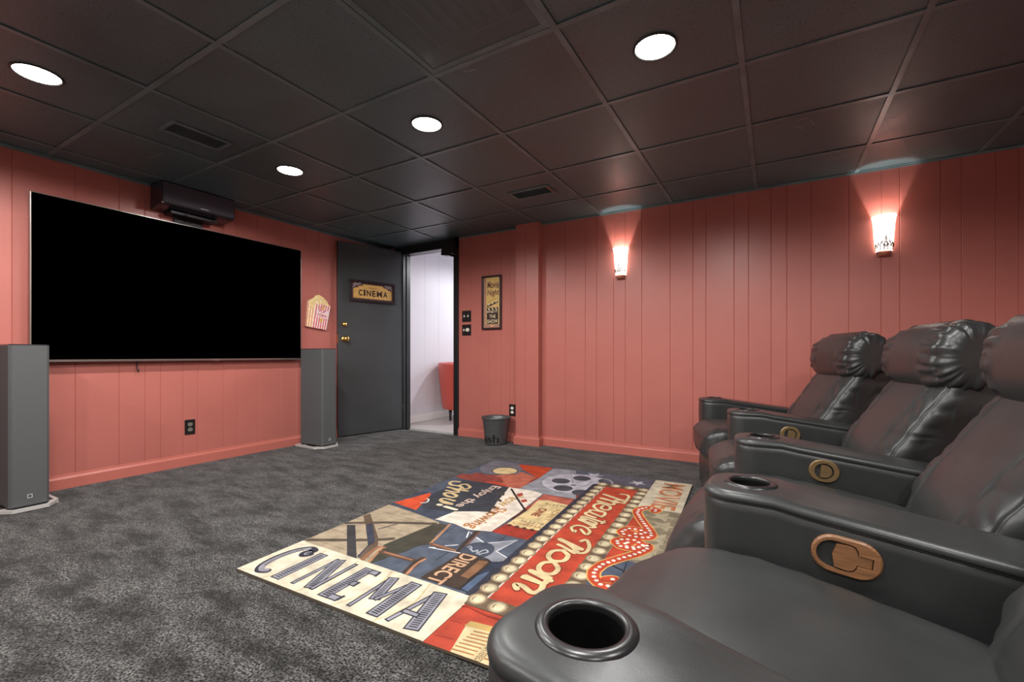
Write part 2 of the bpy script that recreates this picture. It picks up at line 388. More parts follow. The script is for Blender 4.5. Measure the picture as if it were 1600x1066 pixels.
for x0, y0, x1, y1 in SCUFF:                # chipped paint along tile edges
    a, b = Vector((x0, y0, H - .0015)), Vector((x1, y1, H - .0015)); d = (b - a); nn_ = Vector((-d.y, d.x, 0)).normalized()
    ps_ = [a.lerp(b, t / 8) + nn_ * rnd.uniform(-.002, .002) for t in range(9)]; ws = [rnd.uniform(.0004, .0024) for _ in range(9)]
    tiles.add([p + nn_ * q for p, q in zip(ps_, ws)] + [p - nn_ * q for p, q in zip(ps_, ws)], [(t, t + 1, 10 + t, 9 + t) for t in range(8)], 1)
struct(tiles.build('ceiling', [M_tile, M_scuff]))
grid = MB(); bw = .012
for x in xs: grid.box(max(0, x - bw), min(XR, x + bw), YN, 0, H - .0055, H - .0025)
for y in ys:
    for i in range(len(xs) - 1):
        grid.box(max(0, xs[i] + bw * .98), min(XR, xs[i + 1] - bw * .98), max(YN, y - bw), min(0, y + bw), H - .0050, H - .0022)
struct(grid.build('trim_1', M_tbar))
# wall angle round the edge of the ceiling
ang = MB()
ang.box(0, .004, YN, 0, H - .022, H - .005); ang.box(0, XR, -.004, 0, H - .016, H - .005)
struct(ang.build('trim_2', M_tbar))

# door frame: jambs, header and stop
jb = MB()
jb.box(DX1 - .001, DX1 + .044, -.016, .0, 0, DZ + .085); jb.box(DX1 - .018, DX1 + .001, -.016, T + .004, 0, DZ)
jb.box(.10, DX0 + .001, -.014, 0, 0, DZ + .05); jb.box(DX0 - .001, DX0 + .016, -.004, T + .004, 0, DZ)
jb.box(DX0 - .11, DX1 + .044, -.016, .0, DZ - .002, H - .006); jb.box(DX0, DX1, -.01, T + .004, DZ - .012, DZ + .001)
jb.box(DX0 + .014, DX0 + .026, .045, .075, 0, DZ - .012); jb.box(DX1 - .030, DX1 - .018, .045, .075, 0, DZ - .012)
struct(jb.build('trim_3', M_black))
# hallway behind the doorway
hl = MB(); hl.box(-.9, 2.6, T, 3.6, -.06, -.002); struct(hl.build('floor_hall', M_hallfloor))
hw = MB().prism([(0, 0)] + [q for k in range(1, 12) for q in ((k * .28 - .002, 0), (k * .28, .002), (k * .28 + .002, 0))] + [(3.49, 0), (3.49, .1), (0, .1)], 0, 2.4)
o = hw.build('wall_hall', M_white); o.rotation_euler = (0, 0, R(90)); o.location = (-.02, T, 0); struct(o)
mb = MB().box(-.12, 2.6, 3.6, 3.7, 0, 2.4); mb.box(2.6, 2.7, T, 3.7, 0, 2.4); struct(mb.build('wall_hall_end', M_white))
struct(MB().box(-.12, 2.7, T, 3.7, 2.4, 2.45).build('ceiling_hall', M_white))
struct(MB().box(-.12, 2.7, T, T + .01, H, 2.4).box(1.2, 2.7, T, T + .01, 0, H).build('wall_hall_front', M_white))
baseboard('baseboard_hall', [(-.02, T), (-.02, 3.6)], M_whitetrim, 1.02)

# ------------------------------------------------------------------ open door
D0 = Vector((.232, -.004, 0)); D1 = Vector((.042, -.738, 0)); dd = (D1 - D0).normalized(); DW = .765
door = empty('door_1', (D0.x, D0.y, 0), math.atan2(dd.y, dd.x)); tag(door, kind='structure')
# local: +x runs from hinge to the free edge, the face towards the room is at +y
MB().box(.003, DW, -.035, 0, .012, 2.062, bev=.002).build('door_leaf', M_door, door)
for i, z in enumerate((.25, 1.05, 1.85)):
    MB().tube([(-.002, .004, z - .05), (-.002, .004, z + .05)], .007).build('hinge', M_black, door)
def knob(z, r, big):
    k = MB(); M = Matrix.Translation((.70, 0, z)) @ Matrix.Rotation(R(-90), 4, 'X')
    if big: pr = [(.0, .0), (.034, .0), (.034, .004), (.026, .010), (.012, .013), (.011, .030), (.020, .036), (.028, .046), (.029, .056), (.024, .066), (.012, .071), (.0, .072)]
    else: pr = [(0, 0), (.027, 0), (.027, .008), (.022, .016), (.016, .022), (.0, .024)]
    k.lathe(pr, 32, M=M)
    if not big: k.box(.697, .703, .022, .034, z - .011, z + .011)
    return k
o = knob(1.035, 0, True).build('door_knob', M_brass, door); o['label'] = 'polished brass door knob'
o = knob(1.190, 0, False).build('deadbolt', M_brass, door); o['label'] = 'polished brass deadbolt turn'
MB().box(DW - .0005, DW + .0015, -.030, -.006, .99, 1.08).build('latch_plate', M_brass, door)

# framed cinema sign on the door
def sign_frame(mb, w_, h_, fw, dp):
    """picture frame in local x (across), z (up), front at -y"""
    for (x0, x1, z0, z1) in ((-w_ / 2, w_ / 2, h_ / 2 - fw, h_ / 2), (-w_ / 2, w_ / 2, -h_ / 2, -h_ / 2 + fw), (-w_ / 2, -w_ / 2 + fw, -h_ / 2 + fw, h_ / 2 - fw), (w_ / 2 - fw, w_ / 2, -h_ / 2 + fw, h_ / 2 - fw)):
        mb.box(x0, x1, -dp, 0, z0, z1, bev=min(.004, fw * .3))
def print_panel(name, items, pal, w_, h_, base, parent, y0=-.006, scale=1.0):
    mb = MB(); cols = []
    mb.box(-w_ / 2, w_ / 2, y0, 0, -h_ / 2, h_ / 2); cols.append((0, len(mb.v), base))
    add_art(mb, cols, art_shapes(items, pal), .00006, 0, lambda x, y, z: (x, y0 - z, y))
    o = mb.build(name, M_print, parent, fix=False); paint_cols(o, cols); return o
SGX = (.106 + .642) / 2
sg = empty('cinema_sign', (0, 0, 0), 0, 'dark framed gold CINEMA sign hanging on the open black door', 'sign')
sg.location = door.location + Matrix.Rotation(door.rotation_euler.z, 4, 'Z') @ Vector((SGX, .001, 1.558))
sg.rotation_euler = (0, 0, door.rotation_euler.z + math.pi)
mb = MB(); sign_frame(mb, .545, .232, .026, .022); mb.build('frame', M_frame, sg)
pal = [(84, 62, 66), (226, 178, 104), (196, 142, 76), (62, 40, 32), (206, 186, 186), (150, 96, 60)]
plq = [(-.225, -.072), (.225, -.072), (.225, .02), (.20, .034), (.175, .034), (.168, .052), (.13, .056), (.11, .074), (-.11, .074), (-.13, .056), (-.168, .052), (-.175, .034), (-.20, .034), (-.225, .02)]
it = [('P', 2, [(x * 1.03, z * 1.06) for x, z in plq]), ('P', 1, plq), ('T', 5, 'ENJOY', -.05, .028, .05, .022, 'N', 0, .02)]
xx = -.17
for ch, wd in (('C', .045), ('I', .022), ('N', .052), ('E', .042), ('M', .066), ('A', .054)):
    it.append(('T', 3, ch, xx, -.048, xx + wd, .066, 'N', 0, .035)); xx += wd + .013
for sx in (-1, 1):
    it += [('S', 4, [(sx * .235, .035), (sx * .215, .055), (sx * .205, .075), (sx * .185, .068), (sx * .165, .085), (sx * .14, .082)], .008), ('S', 4, [(sx * .232, .062), (sx * .215, .082), (sx * .19, .088)], .005), ('S', 4, [(sx * .19, .055), (sx * .178, .075), (sx * .15, .07)], .004)]
it = [i for i in it]
print_panel('printed_panel', it, pal, .495, .182, (92, 70, 72), sg)

# movie night poster on the far wall
ps = empty('movie_night_poster', (1.474, -.004, 1.404), 0, 'narrow upright framed gold Movie Night poster on the red far wall', 'picture')
mb = MB(); sign_frame(mb, .236, .552, .018, .022); mb.build('frame', M_frame, ps)
pal = [(218, 180, 112), (110, 62, 58), (54, 38, 38), (234, 214, 176), (196, 170, 80), (176, 130, 110), (226, 160, 116)]
it = [('P', 5, [(-.1, -.26), (-.07, -.26), (-.07, .26), (-.1, .26)]), ('P', 5, [(.09, -.26), (.1, -.26), (.1, .26), (.09, .26)]), ('P', 5, [(-.1, -.26), (.1, -.26), (.1, -.225), (-.1, -.225)]),
      ('T', 1, 'Movie', -.055, .145, .085, .072, 'N', .1, .02), ('T', 1, 'Night', -.055, .055, .085, .075, 'N', .1, .02), ('P', 4, [(-.06, .0), (.06, .035), (.05, .045), (-.06, .012)])]
it += [('P', 2, [(-.06, -.028), (.07, .018), (.075, -.004), (-.055, -.05)]), ('P', 2, [(-.062, -.052), (.078, -.052), (.078, -.222), (-.062, -.222)])]
for k in range(3):
    x = -.045 + k * .043
    it += [('P', 3, [(x, -.040 + (x + .06) * .35), (x + .016, -.036 + (x + .06) * .35), (x + .028, -.010 + (x + .06) * .35), (x + .012, -.016 + (x + .06) * .35)]),
           ('P', 3, [(x - .004, -.056), (x + .012, -.056), (x + .026, -.078), (x + .010, -.078)])]
it += [('T', 3, 'ENJOY', -.055, -.112, .072, .030, 'N', 0, .008), ('T', 3, 'THE', -.03, -.160, .046, .034, 'N', 0, .008), ('T', 3, 'SHOW', -.055, -.212, .072, .038, 'N', 0, .010), ('P', 6, [(-.012, -.250), (.018, -.250), (.018, -.230), (-.012, -.230)])]
print_panel('printed_panel', it, pal, .202, .518, (218, 180, 112), ps)

# popcorn cut-out on the left wall beside the television
pc = MB(); cols = []
W0, Z0 = -.128, -.17
outl = [(-.128, -.165), (.105, -.165), (.128, .085), (.10, .100), (.085, .125), (.045, .150), (.015, .165), (-.02, .172), (-.055, .160), (-.075, .130), (-.11, .105), (-.135, .095)]
Mpc = Matrix.Rotation(R(90), 4, 'X')
pc.prism(outl, 0, .022, 0, Matrix.Rotation(R(90), 4, 'X')); cols.append((0, len(pc.v), (206, 150, 130)))
pal = [(250, 222, 222), (214, 84, 84), (246, 214, 150), (228, 148, 110), (255, 236, 196), (226, 180, 60), (190, 60, 70), (232, 200, 150)]
it = [('P', 0, [(-.127, -.164), (.104, -.164), (.127, .085), (-.134, .085)]), ('P', 4, [(-.127, -.164), (-.055, -.164), (-.045, .07), (-.13, .08)])]
for k in range(3): it.append(('P', 3, [(-.127 + k * .024, -.164), (-.115 + k * .024, -.164), (-.118 + k * .029, .08), (-.130 + k * .029, .08)]))
for k in range(6): it.append(('P', 1, [(-.050 + k * .026, -.164), (-.038 + k * .026, -.164), (-.024 + k * .027, .085), (-.036 + k * .027, .085)]))
it += [('P', 2, [(-.125, .07), (-.085, .02), (-.06, .045), (-.045, .085), (.127, .085), (.10, .100), (.085, .125), (.045, .150), (.015, .165), (-.02, .172), (-.055, .160), (-.075, .130), (-.11, .105)])]
rr = random.Random(5)
for k in range(40):
    x, z = rr.uniform(-.085, .085), rr.uniform(.05, .155)
    if z > .07 and z < .165 - abs(x) * .6: it.append(('E', 4 if k % 2 else 7, (x, z), .009, .008))
it += [('P', 0, [(-.03, -.05), (.098, -.05), (.105, .03), (-.025, .03)]), ('T', 6, 'POP', -.002, .0, .078, .030, 'N', 0, .03), ('T', 6, 'CORN', -.020, -.042, .088, .030, 'N', 0, .03)]
def star5(cx, cz, r, c):
    return ('P', c, [(cx + (r if k % 2 == 0 else r * .45) * math.sin(k * math.pi / 5), cz + (r if k % 2 == 0 else r * .45) * math.cos(k * math.pi / 5)) for k in range(10)])
it += [star5(.04, .052, .022, 5), star5(.035, -.075, .026, 5), star5(.005, .048, .010, 5), star5(.075, .05, .010, 5)]
add_art(pc, cols, art_shapes(it, pal), .00008, 0, lambda x, y, z: (x, -.022 - z, y))
o = pc.build('popcorn_sign', M_print, fix=False); paint_cols(o, cols)
o.rotation_euler = (0, R(7), R(90)); o.location = (.004, -.965, 1.296)
tag(o, 'striped popcorn box wall sign on the red wall beside the television', 'sign')

# wall plates
def plate(name, loc, rz, w_, h_, label, cat):
    o = empty(name, loc, rz, label, cat); MB().box(-w_ / 2, w_ / 2, -.006, 0, -h_ / 2, h_ / 2, bev=.002).build('cover_plate', M_plate, o); return o
sw = plate('light_switch', (1.152, -.0005, 1.277), 0, .115, .118, 'black double toggle switch plate beside the doorway, above the dimmer', 'light switch')
for x in (-.024, .024):
    MB().box(x - .005, x + .005, -.018, -.006, -.010, .012, bev=.001).build('toggle', M_ivory, sw)
    for z in (-.03, .03): MB().lathe([(0, -.0075), (.003, -.0075), (.003, -.006)], 10, M=Matrix.Translation((x, 0, z)) @ Matrix.Rotation(R(90), 4, 'X') @ Matrix.Translation((0, 0, .0135))).build('screw', M_steel, sw)
dm = plate('dimmer_switch', (1.152, -.0005, 1.131), 0, .115, .116, 'black plate with round ivory dimmer knob below the toggle switches', 'light switch')
MB().box(-.033, -.024, -.018, -.006, -.012, .012, bev=.001).build('toggle', M_ivory, dm)
MB().lathe([(0, .022), (.018, .022), (.020, .018), (.021, .006)], 28, M=Matrix.Translation((.018, 0, 0)) @ Matrix.Rotation(R(90), 4, 'X')).build('dimmer_knob', M_ivory, dm)
def outlet(loc, rz, label, m):
    o = plate('wall_outlet', loc, rz, .072, .116, label, 'outlet')
    for z in (-.021, .021):
        mb = MB(); pts = [(.017 * math.cos(a) * (1 if abs(math.sin(a)) < .8 else 1), max(-.0125, min(.0125, .017 * math.sin(a)))) for a in [2 * math.pi * k / 24 for k in range(24)]]
        mb.prism(pts, .006, .0085, M=Matrix.Translation((0, 0, z)) @ Matrix.Rotation(R(90), 4, 'X')); mb.build('receptacle', m, o)
        mb = MB()
        for x in (-.0065, .0065): mb.box(x - .0012, x + .0012, -.0092, -.0084, z - .002, z + .007)
        mb.build('slots', M_cavity, o)
    MB().lathe([(0, .0075), (.003, .0075), (.003, .006)], 10, M=Matrix.Rotation(R(90), 4, 'X')).build('screw', M_steel, o)
outlet((.0005, -2.106, .300), R(90), 'black outlet plate on the red wall under the television', mat('outlet_grey', srgb(120, 116, 106), .4))
outlet((1.714, -.0005, .315), 0, 'dark outlet plate on the far wall above the waste bin', M_ivory)

# small satellite speaker on a bracket at the door head
ss = empty('satellite_speaker', (.970, -.075, 1.970), 0, 'small black satellite speaker on a bracket at the top right corner of the doorway', 'speaker')
MB().box(-.065, .045, -.05, .045, -.048, .032, bev=.006, M=Matrix.Rotation(R(8), 4, 'Y')).build('cabinet', M_black, ss)
MB().box(.045, .085, -.045, .055, -.035, .045, bev=.004).build('wall_mount', M_black, ss)
MB().box(-.008, .06, -.02, .055, .03, .125, bev=.004).build('bracket_arm', M_black, ss)

# ------------------------------------------------------------------ sconces
def shade_mat():
    m = bpy.data.materials.new('lit_frosted_glass'); m.use_nodes = True; b = m.node_tree.nodes['Principled BSDF']
    b.inputs['Base Color'].default_value = srgb(240, 232, 215); b.inputs['Roughness'].default_value = .4
    b.inputs['Emission Color'].default_value = (1, .93, .84, 1); b.inputs['Emission Strength'].default_value = SHADE_E
    return m
M_filigree = mat('bronze_filigree', srgb(120, 84, 62), .5)
M_shade = shade_mat()
for i, (x, z) in enumerate(SCONCES):
    s_ = empty('wall_sconce', (x, -.004, z - .235), 0, ['lit frosted glass wall sconce nearer the pillar and doorway', 'lit frosted glass wall sconce above the far recliners'][i], 'wall light', 'sconces on the red far wall')
    # half-oval flared glass; object origin at the bottom of the glass
    pr = [(.043, .0), (.047, .02), (.050, .06), (.053, .11), (.056, .16), (.059, .20), (.064, .228), (.067, .236)]
    inner = [(r - .004, zz) for r, zz in pr[::-1]]
    mb = MB(); mb.lathe(pr + inner, 40, a0=math.pi, a1=2 * math.pi, sy=1.35)
    gs = mb.build('glass_shade', M_shade, s_)
    # bronze scrollwork laid over the foot of the glass
    fg = MB()
    def on(a, zz, o_=.0025):
        r_ = np.interp(zz, [q[1] for q in pr], [q[0] for q in pr]) + o_
        return (r_ * math.cos(a), 1.35 * r_ * math.sin(a), zz)
    def line(pts, w_=.0023): fg.tube(catmull([on(R(-90 + a), zz) for a, zz in pts], 4), w_, 5)
    for sgn in (-1, 1):
        for a0, top in ((0, .100), (22, .070), (44, .055), (66, .048)):
            line([(sgn * (a0 + 11), .006), (sgn * (a0 + 12), .03), (sgn * (a0 + 3), top * .75), (sgn * a0, top)]); line([(sgn * (a0 - 9), .006), (sgn * (a0 - 10), .03), (sgn * (a0 - 2), top * .75), (sgn * a0, top)])
            line([(sgn * (a0 - 8), .045), (sgn * (a0 + 2), .022), (sgn * (a0 + 9), .045), (sgn * (a0 + 2), .058), (sgn * (a0 - 3), .046)], .0019)
    line([(-88, .010), (-45, .012), (0, .010), (45, .012), (88, .010)], .0016)
    fg.build('filigree', M_filigree, s_)
    mb = MB(); mb.lathe([(0, -.030), (.030, -.030), (.036, -.022), (.043, -.002), (.041, .004), (0, .004)], 40, a0=math.pi, a1=2 * math.pi, sy=1.25); mb.build('lower_cup', M_bracket, s_)
    MB().box(-.038, .038, -.006, .004, -.034, .19, bev=.002).build('back_plate', M_bracket, s_)
    MB().lathe([(0, .055), (.010, .055), (.012, .075), (.022, .10), (.022, .085), (0, .085)], 20, M=Matrix.Translation((0, -.030, -.03))).build('bulb', M_ivory, s_)

# ------------------------------------------------------------------ recessed lights, vents
OUT = {4: 'recessed ceiling light just above the top edge, over the middle of the room', 5: 'recessed ceiling light above the picture, nearly over the viewer', 6: 'recessed ceiling light out of the picture, above the nearest recliner',
       7: 'recessed ceiling light behind the viewer, nearest the left wall', 8: 'recessed ceiling light behind the viewer, second from the left wall', 9: 'recessed ceiling light behind the viewer, third from the left wall', 10: 'recessed ceiling light behind the viewer, nearest the right wall'}
names = {**OUT, 0: 'recessed ceiling light nearest the left wall, above the left end of the television', 1: 'recessed ceiling light nearest the far left corner, small and bright',
         2: 'recessed ceiling light in the middle of the ceiling', 3: 'recessed ceiling light furthest right, above the recliners'}
for i, (x, y) in enumerate(CANS):
    o = empty('recessed_light', (x, y, H), 0, names[i], 'ceiling light', 'recessed lights in the black ceiling')
    MB().lathe([(.079, .0), (.086, -.001), (.088, -.003), (.086, -.006), (.080, -.006), (.077, .0), (.070, .03)], 48).build('trim_ring', M_can, o)
    MB().lathe([(0, .006), (.050, .005), (.075, -.003), (.0765, .002)][::-1], 48).build('lens', M_lampface, o)
def vent(cx, cy, w_, h_, label, n, axis, lip=None):
    o = empty('ceiling_vent', (cx, cy, H - .0005), 0, label, 'air vent')
    fr = MB(); t_ = .018
    for q in ((-w_ / 2, w_ / 2, -h_ / 2, -h_ / 2 + t_), (-w_ / 2, w_ / 2, h_ / 2 - t_, h_ / 2), (-w_ / 2, -w_ / 2 + t_, -h_ / 2 + t_, h_ / 2 - t_), (w_ / 2 - t_, w_ / 2, -h_ / 2 + t_, h_ / 2 - t_)):
        fr.box(*q, -.009, .0, bev=.002)
    fr.build('frame', M_tbar, o)
    MB().box(-w_ / 2 + t_, w_ / 2 - t_, -h_ / 2 + t_, h_ / 2 - t_, -.0025, -.0005).build('backing', M_cavity, o)
    for k in range(n):
        if axis == 'x':
            yy = -h_ / 2 + t_ + (k + .5) * (h_ - 2 * t_) / n; mb = MB().box(-w_ / 2 + t_, w_ / 2 - t_, -.006, .006, -.001, .0003, M=Matrix.Translation((0, yy, -.006)) @ Matrix.Rotation(R(35), 4, 'X'))
        else:
            yy = -w_ / 2 + t_ + (k + .5) * (w_ - 2 * t_) / n; mb = MB().box(-.006, .006, -h_ / 2 + t_, h_ / 2 - t_, -.001, .0003, M=Matrix.Translation((yy, 0, -.006)) @ Matrix.Rotation(R(35), 4, 'Y'))
        mb.build('slat', M_tbar, o)
    return o
vent(1.10, -2.56, .17, .31, 'dark slatted air vent in the ceiling above the television', 9, 'y')
o = vent(2.35, -.79, .34, .165, 'dark slatted air vent in the ceiling near the pillar', 8, 'x')
MB().box(.150, .172, -.083, .083, -.013, -.009, bev=.001).build('end_flange', M_bezel, o)
rx, ry = RET[0] + S / 2, RET[1] + S / 2 + .0
o = empty('return_air_grille', (rx, ry, H), 0, 'square perforated black return air panel in the ceiling, cut by the top edge', 'air vent')
def perf_mat():
    m = bpy.data.materials.new('perforated_black_metal'); m.use_nodes = True; n = m.node_tree.nodes; L = m.node_tree.links; b = n['Principled BSDF']
    tc = n.new('ShaderNodeTexCoord'); v = n.new('ShaderNodeTexVoronoi'); v.inputs['Randomness'].default_value = 0; v.inputs['Scale'].default_value = 150; L.new(tc.outputs['Object'], v.inputs['Vector'])
    g_ = n.new('ShaderNodeMath'); g_.operation = 'GREATER_THAN'; g_.inputs[1].default_value = .26; L.new(v.outputs['Distance'], g_.inputs[0])
    L.new(g_.outputs[0], b.inputs['Alpha']); b.inputs['Base Color'].default_value = srgb(104, 116, 119); b.inputs['Roughness'].default_value = .42
    return m
mb = MB(); s2 = S / 2 - .013
mb.add([(-s2, -s2, .0), (s2, -s2, .0), (s2, s2, .0), (-s2, s2, .0)], [(0, 1, 2, 3)]); mb.build('perforated_face', perf_mat(), o)
mb = MB(); t_ = .028
for q in ((-s2, s2, -s2, -s2 + t_), (-s2, s2, s2 - t_, s2), (-s2, -s2 + t_, -s2 + t_, s2 - t_), (s2 - t_, s2, -s2 + t_, s2 - t_)): mb.box(*q, -.003, .001, bev=.001)
mb.build('frame', M_tbar, o)
mb = MB(); mb.box(-.29, .29, -.29, .29, .112, .118); mb.build('plenum_back', M_black, o)
mb = MB()
mb.box(-.15, .17, -.16, .18, .05, .055); mb.box(-.16, -.15, -.17, .19, .01, .11); mb.box(-.16, .18, .18, .19, .01, .11); mb.box(.17, .18, -.17, .19, .01, .11)
for k in range(6): mb.box(-.15 + k * .055, -.145 + k * .055, -.16, .18, .02, .05)
mb.build('duct_collar', mat('duct_metal', srgb(150, 148, 146), .4, metal=.6), o)
# printed artwork of the rug: palette, then (shape, colour, points in rug metres ...)
RC=[(40,34,32),(44,46,54),(48,56,76),(50,44,46),(52,54,66),(54,52,64),(60,50,50),(60,62,78),(60,64,72),(62,60,62),(64,52,48),(66,50,48),(66,52,46),(70,54,44),(70,60,60),(70,68,56),(70,77,92),(72,66,54),(72,79,93),(74,66,60),(74,78,86),(84,92,108),(84,94,112),(86,44,40),(86,104,132),(88,96,112),(90,60,50),(92,80,66),(96,98,110),(100,90,90),(104,76,58),(104,84,68),(112,92,72),(120,84,64),(120,90,60),(120,108,88),(120,116,126),(120,116,128),(120,118,128),(130,90,84),(130,96,60),(140,122,100),(146,104,74),(150,60,40),(150,70,60),(150,72,60),(150,100,60),(150,104,76),(150,130,104),(150,138,114),(150,150,160),(150,152,162),(158,156,166),(158,160,168),(170,58,42),(170,90,60),(170,168,178),(176,122,70),(176,162,136),(178,70,56),(180,124,92),(180,184,194),(182,164,138),(186,130,98),(186,132,100),(186,140,108),(186,172,144),(190,122,60),(190,140,104),(196,74,50),(196,104,86),(196,194,204),(198,110,88),(200,198,208),(204,72,44),(204,166,106),(206,78,44),(206,78,48),(206,112,66),(206,172,104),(206,188,154),(206,204,214),(214,190,140),(222,176,140),(222,198,150),(224,86,48),(226,190,150),(226,206,160),(226,214,188),(228,200,150),(232,206,152),(236,206,190),(236,224,198),(236,230,220),(236,236,240),(238,214,164),(240,214,160),(240,226,188),(242,186,110),(242,226,210),(246,232,216),(250,236,205),(250,240,226)]
